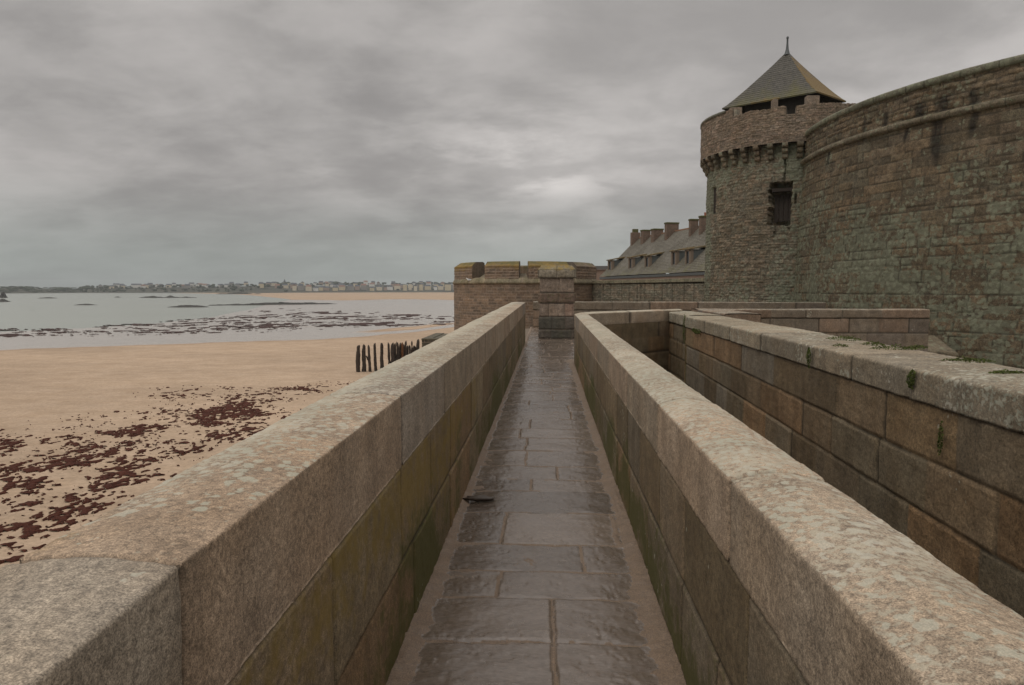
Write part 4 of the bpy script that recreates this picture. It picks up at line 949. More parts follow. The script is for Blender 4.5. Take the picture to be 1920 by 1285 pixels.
def weed_far():
    az = np.arange(bearing(-60), bearing(900), .0010); q = np.linspace(0, 1, 330); AZ, Q = np.meshgrid(az, q, indexing='ij')
    yb = lambda x: np.interp(x, [-60, 0, 150, 300, 450, 600, 700, 780, 850, 900], [634, 633, 631, 629, 625, 619, 614, 612, 611, 606])
    yt = lambda x: np.interp(x, [-60, 0, 150, 300, 420, 480, 560, 640, 700, 780, 850, 900], [617, 616, 612, 603, 592, 580, 578, 578, 582, 588, 592, 592])
    pxs = CX + F * np.tan(AZ + YAW); y0, y1 = yb(pxs), yt(pxs); py = y0 + (y1 - y0) * Q
    r = (H - ZB) * F / (py - 542) * 1.0; cc = np.cos(AZ + YAW); r = r / np.maximum(cc, .2)
    X = r * np.sin(AZ); Y = r * np.cos(AZ)
    u = pxs / 60.; v = (py - .0 * pxs + np.interp(pxs, [0, 300, 600, 850], [0, 4, 16, 20])) / 2.4
    n1 = fbm(u * .7, v * 1.25, 611, 5); n2 = fbm(u * 5., v * 2.2, 613, 4)
    dens = .25 + .4 * sst(0, .12, Q) * sst(1, .75, Q) + .25 * np.exp(-((Q - .22) / .15) ** 2); dens = dens * np.interp(pxs, [0, 200, 500, 700, 790, 850], [.95, .95, 1.1, 1.08, .8, .85])
    f = dens * .5 + (n1 - .5) * 1.5 + (n2 - .5) * 1.8 - .57
    keep = f[:-1, :-1] > 0
    V = np.stack([X, Y, np.where(f > 0, ZB + .06 + .2 * np.clip(f, 0, .6), ZB - .1)], -1)
    Fq = grid_faces(len(az), len(q), keep); used = np.unique(Fq); mp = np.full(V.size // 3, -1); mp[used] = np.arange(len(used))
    return mesh_np('seaweed_lines', V.reshape(-1, 3)[used], mp[Fq][:, ::-1])
n = N('dark_strand_weed'); M['weed2'] = n.done(n.mix(n.noise(.3, 4), (.04, .024, .022), (.09, .055, .048)), .8, .1)
o = link('seaweed_lines', weed_far(), M['weed2']); setp(o, 'dark lines of stranded seaweed on the shining wet flat at low tide', 'seaweed', kind='stuff')

# rocks standing out of the water
n = N('wet_dark_rock'); M['rock'] = n.done(n.mix(n.noise(.2, 6, .7), (.018, .018, .016), (.05, .045, .036)), .6)
ROCKS = [(-12, 16, 566, 5.5, 'low flat dark rock at the left edge of the bay', 9), (0, 12, 558.5, 6, 'small pointed dark islet at the far left of the bay', 13), (72, 108, 559.5, 1.6, 'thin dark rock nearly awash on the left of the bay', 5), (143, 180, 572, 2.2, 'thin dark rock left of centre in the bay', 5),
         (60, 82, 581, 1.2, 'smallest dark rock awash in the left part of the bay', 4), (216, 226, 557.8, 1.6, 'tiny dark rock like a dot in the middle of the bay', 5), (262, 368, 558.5, 3.6, 'long low dark rock ridge in the middle distance of the bay', 8), (312, 392, 576, 3.2, 'dark rock reef tip reaching left into the sea', 8),
         (405, 492, 551.8, 2.6, 'dark rock shelf off the far sandy shore', 6), (388, 640, 573.0, 4.6, 'long dark reef crossing the edge of the wet flat', 6)]
for (xa, xb, yb_, hp, lab, dp) in ROCKS:
    g0, g1 = ground_pt(xa, yb_, ZB), ground_pt(xb, yb_ - (0 if xb < 600 else 3), ZB); L_ = math.hypot(g1[0] - g0[0], g1[1] - g0[1]); dmid = math.hypot((g0[0] + g1[0]) / 2, (g0[1] + g1[1]) / 2)
    hm = 1.7 * hp / F * dmid; wd = max(5, L_ * .06 if L_ < 90 else 9)
    us = np.linspace(0, 1, max(24, int(L_ / 1.2))); vs = np.linspace(-1, 1, 17); U, V = np.meshgrid(us, vs, indexing='ij')
    env = np.sqrt(np.clip(1 - (2 * U - 1) ** 2, 0, 1)) ; nn2 = fbm(U * L_ / 9, V * 1.5, int(xa) + 700, 5)
    if 'pointed' in lab: env = env * np.exp(-((U - .5) / .25) ** 2) * 1.7
    hgt = hm * (env * (.15 + 1.3 * np.clip(nn2 - .3, 0, 1)) * np.sqrt(np.clip(1 - V ** 2, 0, 1))) - .35
    tx, ty = (g1[0] - g0[0]) / L_, (g1[1] - g0[1]) / L_
    Xr = g0[0] + (g1[0] - g0[0]) * U - ty * V * wd; Yr = g0[1] + (g1[1] - g0[1]) * U + tx * V * wd
    o = link('rock', mesh_np('rock', np.stack([Xr, Yr, ZB + hgt], -1), grid_faces(len(us), len(vs)), smooth=False), M['rock']); setp(o, lab, 'rock', 'rocks in the bay')

# far land
YT = ([-400, 0, 40, 60, 120, 140, 170, 260, 330, 400, 500, 600, 640, 700, 760, 800, 850, 1000, 1400], [539.3, 539.6, 538.8, 540.2, 541, 541.2, 539, 538, 537.3, 536.4, 535, 534.2, 534, 532.5, 534, 533, 533, 533, 533])
azs = np.linspace(bearing(-400), bearing(1400), 500); ks = np.linspace(0, 1, 16); AZ, K = np.meshgrid(azs, ks, indexing='ij')
pxs = CX + F * np.tan(AZ + YAW); RS = np.interp(pxs, [-400, 0, 150, 400, 480, 560, 700, 850, 1400], [1900, 1850, 2000, 1900, 1750, 1880, 1980, 1980, 1980]); R2 = RS + K * 420
top = (542 - np.interp(pxs, *YT)) / F * (RS + 420) * 1.02 + H
zz = np.minimum(ZB + .4, ZB + .4) + (top - ZB) * sst(0, 1, K) ** .8 * (.85 + .3 * (fbm(pxs / 25, K * 3, 801, 4) - .5)) * np.where(K == 0, 0, 1)
zz[:, 0] = ZB - 1.5; zz = np.where(K > .97, zz, zz)
me = mesh_np('hills', np.stack([R2 * np.sin(AZ), R2 * np.cos(AZ), zz], -1), grid_faces(len(azs), len(ks))[:, ::-1])
n = N('far_coast_land'); g = n.noise(.012, 6, .7); M['hill'] = n.done(n.mix(n.rng(g, .35, .65), (.035, .04, .03), (.09, .085, .06)), .95)
o = link('hills', me, M['hill']); setp(o, kind='structure')
def hill_z(px, k): 
    RSx = float(np.interp(px, [-400, 0, 150, 400, 480, 560, 700, 850, 1400], [1900, 1850, 2000, 1900, 1750, 1880, 1980, 1980, 1980])); tp = (542 - float(np.interp(px, *YT))) / F * (RSx + 420) * 1.02 + H
    t_ = k * k * (3 - 2 * k); return RSx + k * 420, ZB + .4 + (tp - ZB) * t_ ** .8
# trees of the far shore: one far-off mass of crowns
rg = np.random.RandomState(12); VV = []; FF = []; nv = 0
th = np.linspace(0, 2 * np.pi, 8)[:-1]; ph = np.linspace(-1.2, 1.5, 5)
for k in range(1100):
    px = rg.uniform(-60, 900); kk = rg.uniform(.55, 1.0) if rg.rand() < .7 else rg.uniform(.15, .6)
    if px > 480 and kk < .7 and rg.rand() < .85: continue
    cl = float(fbm(np.array(px / 18.), np.array(0.), 811, 3))
    if kk > .55 and rg.rand() > cl * 1.6: continue
    R0, z0 = hill_z(px, kk); a_ = bearing(px); hgt = rg.uniform(3, 6.5) * (.5 + 1.1 * cl); w_ = hgt * rg.uniform(.7, 1.5)
    if px < 150: hgt *= .35
    elif px < 480: hgt *= .62; w_ *= .6
    for pj_ in ph:
        for tj in th:
            j = 1 + .35 * (rg.rand() - .5); VV.append((R0 * math.sin(a_) + w_ * j * math.cos(pj_) * math.cos(tj), R0 * math.cos(a_) + w_ * j * math.cos(pj_) * math.sin(tj), z0 + hgt * .5 + hgt * .6 * math.sin(pj_) * j))
    for i in range(4):
        for j in range(7): FF.append((nv + i * 7 + j, nv + i * 7 + (j + 1) % 7, nv + (i + 1) * 7 + (j + 1) % 7, nv + (i + 1) * 7 + j))
    nv += 35
n = N('far_trees'); M['ftree'] = n.done(n.mix(n.rng(n.noise(.05, 4), .35, .65), (.025, .035, .022), (.06, .075, .045)), .95)
o = link('woodland', mesh_np('woodland', VV, FF, smooth=False), M['ftree']); setp(o, 'dark mass of trees among the houses on the far shore', 'trees', kind='stuff')
# town
def house_mat(nm, c):
    n = N(nm); br = n.t.nodes.new('ShaderNodeTexBrick'); br.inputs['Scale'].default_value = .14; br.offset = 0; br.inputs['Mortar Size'].default_value = .16; br.inputs['Brick Width'].default_value = .42; br.inputs['Row Height'].default_value = .42
    br.inputs['Color1'].default_value = (.16, .15, .14, 1); br.inputs['Color2'].default_value = (.22, .20, .18, 1); br.inputs['Mortar'].default_value = (*c, 1)
    mp = n.t.nodes.new('ShaderNodeMapping'); mp.inputs['Rotation'].default_value = (D(90), 0, 0); n.L(n.tc, mp.inputs[0]); n.L(mp.outputs[0], br.inputs[0]); return n.done(br.outputs[0], .85)
HM = [('cream', house_mat('cream_render', (.72, .63, .48))), ('white', house_mat('white_render', (.80, .78, .73))), ('pinkish', house_mat('pink_stone', (.42, .31, .25))), ('grey stone', house_mat('grey_stone_render', (.30, .28, .26))), ('yellowish', house_mat('yellow_render', (.64, .54, .36)))]
n = N('far_slate'); M['fslate'] = n.done((.07, .08, .095), .6); n = N('far_tile'); M['ftile'] = n.done((.22, .12, .085), .7)
DONE = set(); cnt = {}
def far_house(px, k, w, h, mi, rf_, dpt=11, flat=False):
    R0, z0 = hill_z(px, k); a_ = bearing(px); c_, s_ = math.cos(a_), math.sin(a_)
    x0, y0 = R0 * s_, R0 * c_; z0 -= 1.5
    key = (HM[mi][0], 'flat roofed block' if flat else ('slate roofed house' if rf_ else 'tile roofed house'))
    where = 'left headland' if px < 260 else ('dunes left of town' if px < 480 else ('middle of the far town' if px < 670 else 'right end of the far town'))
    big = 'tall' if h > 17 else ('small' if h < 9.5 else 'mid sized')
    lab = f'{big} {key[0]} {key[1]} at the {where}'
    e_ = empty('far_house', (x0, y0, z0), lab, 'house', f'{big} {key[0]} {key[1]}s at the {where}')
    def fr(v): return (x0 + v[0] * c_ + v[1] * s_, y0 - v[0] * s_ + v[1] * c_, z0 + v[2])
    mb = MB(); mb.box(-w / 2, w / 2, -dpt / 2, dpt / 2, 0, h, fr); mb.build('wall', HM[mi][1], e_)
    mb = MB()
    if flat: mb.box(-w / 2 - .3, w / 2 + .3, -dpt / 2 - .3, dpt / 2 + .3, h + .01, h + .8, fr)
    else:
        rh = h * .32 + 1
        if w > dpt: vs = [(-w / 2, -dpt / 2 - .4, h), (w / 2, -dpt / 2 - .4, h), (w / 2, dpt / 2 + .4, h), (-w / 2, dpt / 2 + .4, h), (-w / 2 + w * .1, 0, h + rh), (w / 2 - w * .1, 0, h + rh)]; fs = [(0, 1, 5, 4), (1, 2, 5), (2, 3, 4, 5), (3, 0, 4), (3, 2, 1, 0)]
        else: vs = [(-w / 2 - .4, -dpt / 2, h), (w / 2 + .4, -dpt / 2, h), (w / 2 + .4, dpt / 2, h), (-w / 2 - .4, dpt / 2, h), (0, -dpt / 2, h + rh), (0, dpt / 2, h + rh)]; fs = [(0, 1, 4), (1, 2, 5, 4), (2, 3, 5), (3, 0, 4, 5), (3, 2, 1, 0)]
        mb.add([fr(v) for v in vs], fs)
    mb.build('roof', M['fslate'] if rf_ else M['ftile'], e_)
rg = np.random.RandomState(21)
for px in np.arange(190, 480, 8.5):
    if rg.rand() < .7: far_house(px + rg.uniform(-4, 4), rg.uniform(.55, .9), rg.uniform(9, 18), rg.uniform(6, 9), int(rg.choice([0, 1, 1, 3])), rg.rand() < .8)
for row, (k, hmin, hmax) in enumerate(((.26, 9, 15), (.5, 8, 13), (.75, 7, 11))):
    px = 486 + row * 4
    while px < 868:
        w = rg.uniform(9, 19); h = rg.uniform(hmin, hmax) * .9
        if px > 740 and row == 0: h *= rg.uniform(1.1, 1.9)
        if not (row == 0 and px < 540) and rg.rand() < (.95, .75, .55)[row]: far_house(px, k + rg.uniform(-.05, .05), w, h, int(rg.randint(0, 5)), rg.rand() < .8, flat=(h > 17))
        px += w / 1.55 + rg.uniform(.5, 6)
# church spire
R0, z0 = hill_z(534, .8); a_ = bearing(534); e_ = empty('church', (R0 * math.sin(a_), R0 * math.cos(a_), z0), 'small church with a pointed spire rising above the far town roofs', 'church')
mb = MB(); x0, y0 = R0 * math.sin(a_), R0 * math.cos(a_); mb.box(x0 - 3, x0 + 3, y0 - 3, y0 + 3, z0 - 2, z0 + 9); mb.build('tower', HM[3][1], e_)
mb = MB(); mb.add([(x0 - 3, y0 - 3, z0 + 9), (x0 + 3, y0 - 3, z0 + 9), (x0 + 3, y0 + 3, z0 + 9), (x0 - 3, y0 + 3, z0 + 9), (x0, y0, z0 + 19)], [(0, 1, 4), (1, 2, 4), (2, 3, 4), (3, 0, 4)]); mb.build('spire', M['fslate'], e_)
mb = MB(); mb.box(x0 + 3.01, x0 + 18, y0 - 4, y0 + 4, z0 - 2, z0 + 5); mb.build('nave', HM[0][1], e_)

# ================================================================== WOODEN POSTS
n = N('weathered_post'); a = n.noise(7, 5, .7, stretch=(3, 3, .35)); col = n.mix(n.rng(a, .3, .7), (.022, .018, .014), (.075, .055, .042)); col = n.mix(n.rng(n.noise(3, 4), .6, .75), col, (.13, .105, .085)); n.bump(a, .8, .04); M['post'] = n.done(col, .85)
n = N('orange_split_post'); M['post2'] = n.done(n.mix(n.rng(n.noise(5, 5, .7, stretch=(3, 3, .3)), .3, .7), (.05, .03, .02), (.24, .10, .035)), .85)
POSTS = [ # x at top, x at base, width px, top y, label
 (671.5, 672, 6.0, 648, 'leftmost dark wooden post of the beach groyne, nearly straight'),
 (682, 682.5, 6.0, 647, 'second wooden groyne post from the left, touched by the leaning one'),
 (691, 694, 4.6, 649, 'leaning forked wooden groyne post with a side knot, third from the left'),
 (702, 705, 4.8, 644.5, 'crooked wooden groyne post with a notched top, fourth from the left'),
 (716, 716.3, 5.2, 644, 'stout knobbly wooden groyne post standing alone, fifth from the left'),
 (728, 731.5, 3.8, 644, 'thin leaning wooden groyne post just left of the dense cluster'),
 (736, 736, 5.4, 644, 'first post of the dense groyne cluster, dark and wide'),
 (741, 741.5, 4.6, 645, 'narrow dark post in the dense groyne cluster, second in it'),
 (745.5, 746, 5.0, 642.5, 'tallest post in the left half of the dense groyne cluster'),
 (750.5, 750.5, 4.4, 644, 'dark groyne post directly left of the orange one'),
 (754.3, 754, 4.2, 644, 'orange brown split groyne post in the dense cluster'),
 (758.5, 758.5, 4.2, 648, 'short groyne post directly right of the orange one'),
 (760.8, 761, 3.6, 640.5, 'thin high groyne post with a knobbed top in the cluster'),
 (764, 764, 4.6, 650, 'short thick groyne post at the right edge of the cluster'),
 (768.5, 768.5, 4.0, 648, 'short groyne post left of the pair near the right end'),
 (772, 772.5, 4.0, 641, 'knob topped groyne post near the right end of the row'),
 (775.5, 775.5, 3.4, 649, 'stubby groyne post leaning on the knob topped one'),
 (779, 779.5, 4.6, 650, 'low broken groyne post beside the last one'),
 (783.5, 785, 4.8, 637.5, 'last and highest groyne post at the right, beside the stone jetty')]
for i, (xt, xb, wp, yt_, lab) in enumerate(POSTS):
    dist = 84.0 + .25 * max(0, i - 5) + (i % 2) * .25
    gb = far_pt(xb, 699, dist); gt = far_pt(xt, yt_, dist); wid = wp / F * dist / 2 * 1.15; zb = ZB - .3; hgt = gt[2] - zb
    rg = np.random.RandomState(900 + i); nz = 22; na = 12; pts = []
    for j in range(nz):
        f = j / (nz - 1); z_ = zb + hgt * f
        bx = lerp(gb[0], gt[0], f) + .10 * (float(vn(np.array(f * 4.), np.array(i * 3.1), 5)) - .5); by = lerp(gb[1], gt[1], f) + .1 * (float(vn(np.array(f * 4.), np.array(i * 5.1), 6)) - .5)
        rad = wid * (1.12 - .28 * f + .30 * (float(vn(np.array(f * 7.), np.array(i * 1.7), 7)) - .5))
        if j == nz - 1: rad *= .65
        if i in (12, 15) and .78 < f < .9: rad *= .7
        for q in range(na):
            a_ = 2 * math.pi * q / na; rr2 = rad * (1 + .18 * (rg.rand() - .5) + .14 * math.cos(a_ * 2 + i)); zz_ = z_ + (.18 * math.cos(a_ + i * 2) * (rg.rand()) if j >= nz - 2 else 0)
            pts.append((bx + rr2 * math.cos(a_), by + rr2 * math.sin(a_), zz_))
    mb = MB(); mb.add(pts, [(j * na + q, j * na + (q + 1) % na, (j + 1) * na + (q + 1) % na, (j + 1) * na + q) for j in range(nz - 1) for q in range(na)] + [tuple((nz - 1) * na + q for q in range(na)), tuple(range(na))[::-1]])
    if i == 2:      # side fork reaching to its neighbour
        p0 = np.array(far_pt(692.5, 676, dist)); p1 = np.array(far_pt(686.5, 668, dist - .1))
        for (A_, B_, r0_, r1_) in ((p0, p1, .15, .07),):
            vs = [];
            for (c3, r3) in ((A_, r0_), ((A_ + B_) / 2 - np.array([0, 0, .05]), r0_ * .8), (B_, r1_)):
                for q in range(8): vs.append((c3[0] + r3 * .7 * math.cos(q * math.pi / 4), c3[1] + r3 * math.sin(q * math.pi / 4), c3[2] + r3 * math.cos(q * math.pi / 4)))
            mb.add(vs, [(j * 8 + q, j * 8 + (q + 1) % 8, (j + 1) * 8 + (q + 1) % 8, (j + 1) * 8 + q) for j in range(2) for q in range(8)] + [tuple(range(16, 24))])
    o = mb.build('wooden_post', M['post2'] if i == 10 else M['post'], None, smooth=True); setp(o, lab, 'post', 'wooden groyne posts on the beach')

# stone jetty by the posts
jt = empty('stone_jetty', (-12, 92, ZB - .3), 'low dark stone jetty wall on the sand beside the last wooden post', 'jetty')
n = 0
jx = far_pt(791, 640, 92.5); x0, y0 = jx[0], jx[1]
relief_box('masonry', jt, M['brick'], x0, -4.0, y0, y0 + 12, ZB - .4, -5.15, courses(ZB - .4, -5.1, .3, .42, 3), (.5, 1.2), 95, [(.085, .075, .055), (.065, .06, .045), (.10, .085, .06)], ds=.07, rough=.06, depth=.03, jw=.02, bev=.04)
mb = MB(); mb.box(x0 - .05, -4.0, y0 - .05, y0 + 1.3, -5.2, -5.02); mb.box(x0 - .05, x0 + 1.2, y0 + 1.3, y0 + 12, -5.2, -5.03); mb.box(x0 + 1.2, -4, y0 + 1.3, y0 + 12, -5.3, -5.12)
fillattr(mb.build('top', M['brick'], jt), (.10, .09, .06), moss=.2)

# ================================================================== MOSS TUFTS
n = N('moss_green'); M['moss'] = n.done(n.mix(n.rng(n.noise(25, 4), .3, .7), (.035, .05, .012), (.12, .14, .035)), .9)
def tuft(px, py, Z, lx, ly, hh, lab, rot=0, seed=0, num=420, vertical=False):
    rg = np.random.RandomState(seed + 5)
    if vertical: gx, gy, gz = vertical
    else: gx, gy = ground_pt(px, py, Z); gz = Z
    V = []; Fq = []
    for k in range(num):
        r_ = math.sqrt(rg.rand()); a_ = rg.rand() * 2 * math.pi; nn3 = .55 + .9 * float(vn(np.array(math.cos(a_) * 1.6 + 3), np.array(math.sin(a_) * 1.6 + seed), 9))
        dx, dy = r_ * nn3 * lx * math.cos(a_), r_ * nn3 * ly * math.sin(a_)
        z_ = hh * (1 - r_ * r_) * rg.uniform(.2, 1.) * (.4 + float(vn(np.array(dx * 30), np.array(dy * 30), seed)))
        x_, y_ = gx + dx * math.cos(rot) - dy * math.sin(rot), gy + dx * math.sin(rot) + dy * math.cos(rot); z3 = gz + z_ + .002
        if vertical: x_, y_, z3 = gx - z_ - .004, gy + dx, gz + dy
        s = rg.uniform(.005, .013); d1 = rg.normal(size=3); d1 /= np.linalg.norm(d1); d2 = rg.normal(size=3); d2 /= np.linalg.norm(d2)
        c = np.array([x_, y_, z3]); m = len(V); V += [c - d1 * s, c + d2 * s * .6, c + d1 * s, c - d2 * s * .6]; Fq.append((m, m + 1, m + 2, m + 3))
    o = link('moss_tuft', mesh_np('moss_tuft', V, Fq, smooth=False), M['moss']); setp(o, lab, 'moss', 'moss on the pit wall')
ZT3 = 1.055
tuft(1585, 637, ZT3, .16, .20, .05, 'roundest green moss tuft on the wall top, farthest of the row', 0, 1)
tuft(1578, 650, ZT3, .07, .09, .03, 'tiny moss speck just in front of the farthest tuft', 0, 2, 160)
tuft(1640, 647, ZT3, .11, .13, .04, 'small moss tuft second along the wall top', 0, 3, 260)
tuft(1678, 655, ZT3, .26, .12, .045, 'long narrow moss tuft in the middle of the wall top', 0, 4, 460)
tuft(1722, 652, ZT3, .08, .1, .03, 'small moss tuft near the outer edge of the wall top', 0, 5, 160)
tuft(1813, 678, ZT3, .20, .09, .035, 'flat wide moss tuft nearer the camera on the wall top', 0, 6, 480)
tuft(1886, 700, ZT3, .13, .05, .025, 'nearest moss tuft at the right on the wall top', 0, 7, 360)
tuft(0, 0, 0, .05, .11, .03, 'moss hanging in the coping joint below the farthest tufts', 0, 8, 380, vertical=(2.80, 7.40, .93))
tuft(0, 0, 0, .05, .09, .03, 'bright moss hanging over the coping edge nearest the camera', 0, 9, 380, vertical=(2.75, 5.25, .97))
tuft(0, 0, 0, .03, .12, .02, 'small fern like moss patch on the wall face below the coping', 0, 10, 260, vertical=(2.755, 4.85, .60))
tuft(0, 0, 0, .45, .05, .04, 'long moss fringe under the coping by the far corner of the pit', 0, 11, 900, vertical=(3.0, 13.9, .80))
tuft(0, 0, 0, .09, .35, .05, 'tall moss growing up the notch at the far corner of the pit', 0, 12, 900, vertical=(3.06, 15.33, .72))

# gull resting on the ledge of the crenellated tower
n = N('gull_white'); M['gull'] = n.done((.62, .62, .60), .7); n = N('gull_grey'); M['gullg'] = n.done((.30, .32, .34), .7); n = N('gull_beak'); M['beak'] = n.done((.5, .3, .04), .5)
ga = ang_of(888); gx, gy, gz = QX + math.cos(ga) * (QR + .02), QY + math.sin(ga) * (QR + .02), 2.13
def gull(loc, head, lab):
    g = empty('gull', loc, lab, 'bird')
    sec = [(-.27, .085, .010, .012), (-.18, .085, .035, .03), (-.08, .085, .062, .06), (.03, .09, .07, .07), (.11, .11, .052, .058), (.155, .15, .035, .04), (.18, .185, .036, .038), (.205, .19, .028, .028), (.228, .185, .010, .010)]
    m_ = 12; vs = [(math.cos(head) * x - math.sin(head) * w * math.cos(q * math.pi / 6), math.sin(head) * x + math.cos(head) * w * math.cos(q * math.pi / 6), z + h_ * math.sin(q * math.pi / 6)) for (x, z, w, h_) in sec for q in range(m_)]
    mb = MB(); mb.add([(loc[0] + a_, loc[1] + b2, loc[2] + c2) for a_, b2, c2 in vs], [(j * m_ + q, j * m_ + (q + 1) % m_, (j + 1) * m_ + (q + 1) % m_, (j + 1) * m_ + q) for j in range(len(sec) - 1) for q in range(m_)] + [tuple(range(m_))[::-1], tuple((len(sec) - 1) * m_ + q for q in range(m_))])
    mb.build('body', M['gull'], g, smooth=True)
    for s_ in (-1, 1):
        mb = MB(); P_ = [(.09, .055, .11), (.04, .078, .12), (-.10, .068, .10), (-.30, .02, .085), (-.12, .03, .145), (.04, .035, .155)]
        tr = lambda x, y, z: (loc[0] + math.cos(head) * x - math.sin(head) * y * s_, loc[1] + math.sin(head) * x + math.cos(head) * y * s_, loc[2] + z)
        mb.add([tr(*v) for v in P_] + [tr(v[0], v[1] * .6, v[2] - .01) for v in P_], [(0, 1, 2, 3, 4, 5), (11, 10, 9, 8, 7, 6)] + [(i, (i + 1) % 6, 6 + (i + 1) % 6, 6 + i) for i in range(6)])
        mb.build('wing', M['gullg'], g)
        mb = MB(); tr = lambda x, y, z: (loc[0] + math.cos(head) * x - math.sin(head) * y, loc[1] + math.sin(head) * x + math.cos(head) * y, loc[2] + z)
        mb.box(-.0, .008, s_ * .025 - .004, s_ * .025 + .004, -.02, .04, lambda v: tr(*v)); mb.build('leg', M['beak'], g)
    mb = MB(); mb.add([tr(.222, .007, .192), tr(.222, -.007, .192), tr(.222, 0, .178), tr(.272, 0, .178)], [(0, 1, 3), (1, 2, 3), (2, 0, 3)]); mb.build('beak', M['beak'], g)
gull((gx, gy, gz), D(170), 'white gull resting on the ledge of the crenellated tower')

# ================================================================== SKY, SUN, CAMERA
W = bpy.data.worlds.new('World'); bpy.context.scene.world = W; W.use_nodes = True; T_ = W.node_tree; T_.nodes.clear()
nd = T_.nodes.new; lk = T_.links.new
out = nd('ShaderNodeOutputWorld'); sky = nd('ShaderNodeTexSky'); sky.sky_type = 'NISHITA'; sky.sun_disc = False
SE, SR = D(52), D(220); sky.sun_elevation = SE; sky.sun_rotation = SR
bg1 = nd('ShaderNodeBackground'); bg1.inputs[1].default_value = .06; lk(sky.outputs[0], bg1.inputs[0])
tc = nd('ShaderNodeTexCoord'); sep = nd('ShaderNodeSeparateXYZ'); lk(tc.outputs['Generated'], sep.inputs[0])
def mth(op, a, b=0., clamp=False):
    m = nd('ShaderNodeMath'); m.operation = op; m.use_clamp = clamp
    for i, v in enumerate((a, b)):
        if isinstance(v, (int, float)): m.inputs[i].default_value = v
        else: lk(v, m.inputs[i])
    return m.outputs[0]
def mr(v, a, b, c, d):
    m = nd('ShaderNodeMapRange'); lk(v, m.inputs[0]); [setattr(m.inputs[i], 'default_value', q) for i, q in zip((1, 2, 3, 4), (a, b, c, d))]; m.interpolation_type = 'SMOOTHSTEP'; return m.outputs[0]
zc = mth('MAXIMUM', sep.outputs[2], 0.0); zp = mth('ADD', zc, .26)
cb = nd('ShaderNodeCombineXYZ'); lk(mth('DIVIDE', sep.outputs[0], zp), cb.inputs[0]); lk(mth('DIVIDE', sep.outputs[1], zp), cb.inputs[1])
def wn(scale, detail, rough, st=(1, 1, 1), off=(0, 0, 0), dist=0.):
    mp = nd('ShaderNodeMapping'); mp.inputs['Scale'].default_value = st; mp.inputs['Location'].default_value = off; lk(cb.outputs[0], mp.inputs[0])
    q = nd('ShaderNodeTexNoise'); q.inputs['Scale'].default_value = scale; q.inputs['Detail'].default_value = detail; q.inputs['Roughness'].default_value = rough; q.inputs['Distortion'].default_value = dist; lk(mp.outputs[0], q.inputs['Vector']); return q.outputs['Fac']
n1 = wn(1.0, 6, .55, (1, .9, 1), (3.6, 1.2, 0), .15); n2 = wn(3.6, 8, .6, (.8, 1.1, 1), (0, 4, 0), .2); n3 = wn(.4, 3, .5, (1, 1, 1), (7, 2, 0))
v = mth('ADD', mr(n1, .34, .66, -.5, .5), mth('MULTIPLY', mr(n2, .32, .68, -.5, .5), .55))
v = mth('ADD', v, mth('MULTIPLY', mr(n3, .3, .7, -.5, .5), .6)); v = mth('MULTIPLY', v, mr(sep.outputs[2], -.02, .16, .25, 1.0))
lum = mr(v, -.95, .95, .315, .56)
# bright ragged gap low in front: measured as a direction in the sky
def gap(px, py, sx, sz):
    r = ray(px, py); l = math.sqrt(sum(c * c for c in r)); r = [c / l for c in r]
    azv = nd('ShaderNodeMath'); azv.operation = 'ARCTAN2'; lk(sep.outputs[0], azv.inputs[0]); lk(sep.outputs[1], azv.inputs[1])
    a_ = mth('DIVIDE', mth('SUBTRACT', azv.outputs[0], math.atan2(r[0], r[1])), sx); z_ = mth('DIVIDE', mth('SUBTRACT', sep.outputs[2], r[2]), sz)
    return mth('POWER', 2.718, mth('MULTIPLY', mth('ADD', mth('MULTIPLY', a_, a_), mth('MULTIPLY', z_, z_)), -1.0))
wisp = mr(n2, .42, .66, 0, 1)
g1 = mth('MULTIPLY', gap(1045, 348, .075, .014), mr(n2, .36, .56, .2, 1)); g2 = mth('MULTIPLY', gap(940, 275, .13, .05), wisp)
g3 = gap(1250, 170, .35, .16); g4 = gap(150, 330, .35, .5); g5 = gap(560, 110, .22, .09)
lum = mth('ADD', lum, mth('ADD', mth('MULTIPLY', g1, .16), mth('MULTIPLY', g2, .12)))
lum = mth('ADD', lum, mth('SUBTRACT', mth('MULTIPLY', g3, .055), mth('ADD', mth('MULTIPLY', g4, .045), mth('MULTIPLY', g5, .03))))
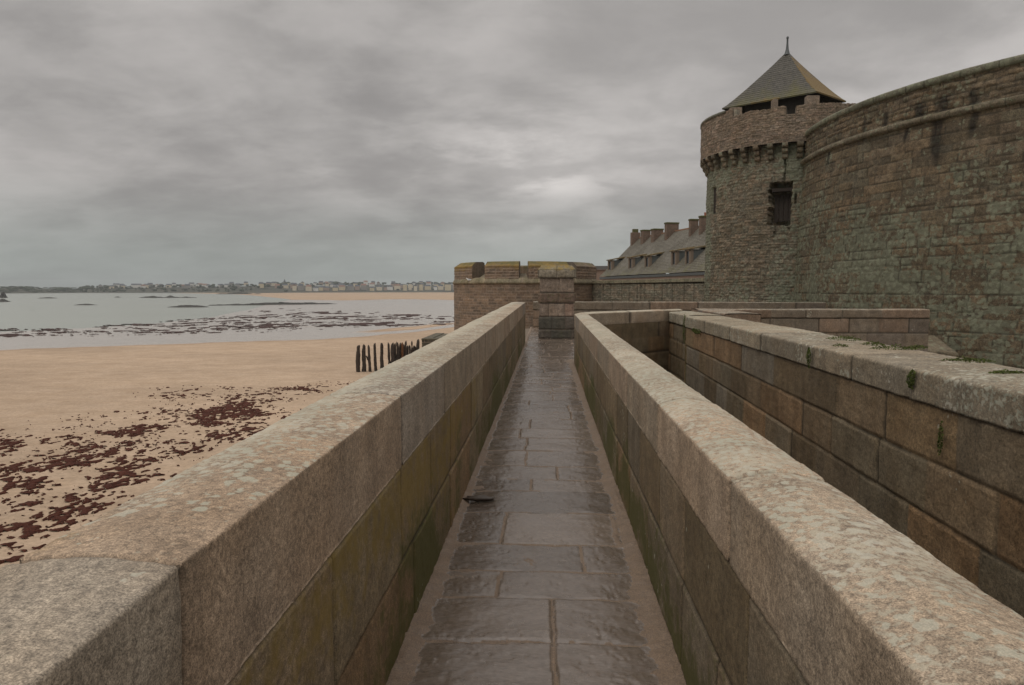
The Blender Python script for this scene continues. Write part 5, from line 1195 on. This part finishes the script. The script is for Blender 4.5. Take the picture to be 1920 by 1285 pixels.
# overcast sky is about three times as bright overhead as at the horizon
lum = mth('MULTIPLY', lum, mr(sep.outputs[2], .42, 1.0, 1.0, 3.0))
hor = mr(sep.outputs[2], 0.0, .16, 1, 0)
mx = nd('ShaderNodeMix'); mx.data_type = 'RGBA'; lk(hor, mx.inputs[0]); mx.inputs[6].default_value = (1.0, .945, .905, 1); mx.inputs[7].default_value = (.80, .86, .82, 1)
sc = nd('ShaderNodeVectorMath'); sc.operation = 'SCALE'; lk(mx.outputs[2], sc.inputs[0]); lk(lum, sc.inputs[3])
bg2 = nd('ShaderNodeBackground'); lk(sc.outputs[0], bg2.inputs[0]); bg2.inputs[1].default_value = 1.0
ms = nd('ShaderNodeMixShader'); ms.inputs[0].default_value = .95; lk(bg1.outputs[0], ms.inputs[1]); lk(bg2.outputs[0], ms.inputs[2]); lk(ms.outputs[0], out.inputs[0])
sl = bpy.data.lights.new('sun', 'SUN'); sl.energy = .8; sl.angle = D(30); sl.color = (1, .96, .9)
so = bpy.data.objects.new('sun', sl); C.objects.link(so); so.rotation_euler = (D(90) - SE, 0, 0)
# sun direction: azimuth SR measured like the sky's, light comes from the left behind the camera
so.rotation_euler = (D(38), 0, D(-40))

mb = MB(); mb.box(-4200, 4200, -3000, 4600, -12.5, 62); m = bpy.data.materials.new('sea_haze'); m.use_nodes = True; m.node_tree.nodes.clear()
vo = m.node_tree.nodes.new('ShaderNodeVolumePrincipled'); vo.inputs['Color'].default_value = (.80, .84, .86, 1); vo.inputs['Density'].default_value = .00015; vo.inputs['Anisotropy'].default_value = .2
mo_ = m.node_tree.nodes.new('ShaderNodeOutputMaterial'); m.node_tree.links.new(vo.outputs[0], mo_.inputs['Volume'])
o = mb.build('haze', m); setp(o, kind='stuff', label='thin sea haze lying over the bay and the far shore')
cam = bpy.data.cameras.new('camera'); cam.lens = 24; cam.sensor_width = 36; cam.clip_start = .05; cam.clip_end = 20000
co = bpy.data.objects.new('camera', cam); C.objects.link(co); co.location = (0, 0, H); co.rotation_euler = (D(90) - PITCH, 0, YAW)
sc_ = bpy.context.scene; sc_.camera = co
sc_.view_settings.view_transform = 'Standard'; sc_.view_settings.look = 'None'; sc_.view_settings.exposure = 0; sc_.view_settings.gamma = 1
sc_.render.engine = 'CYCLES'
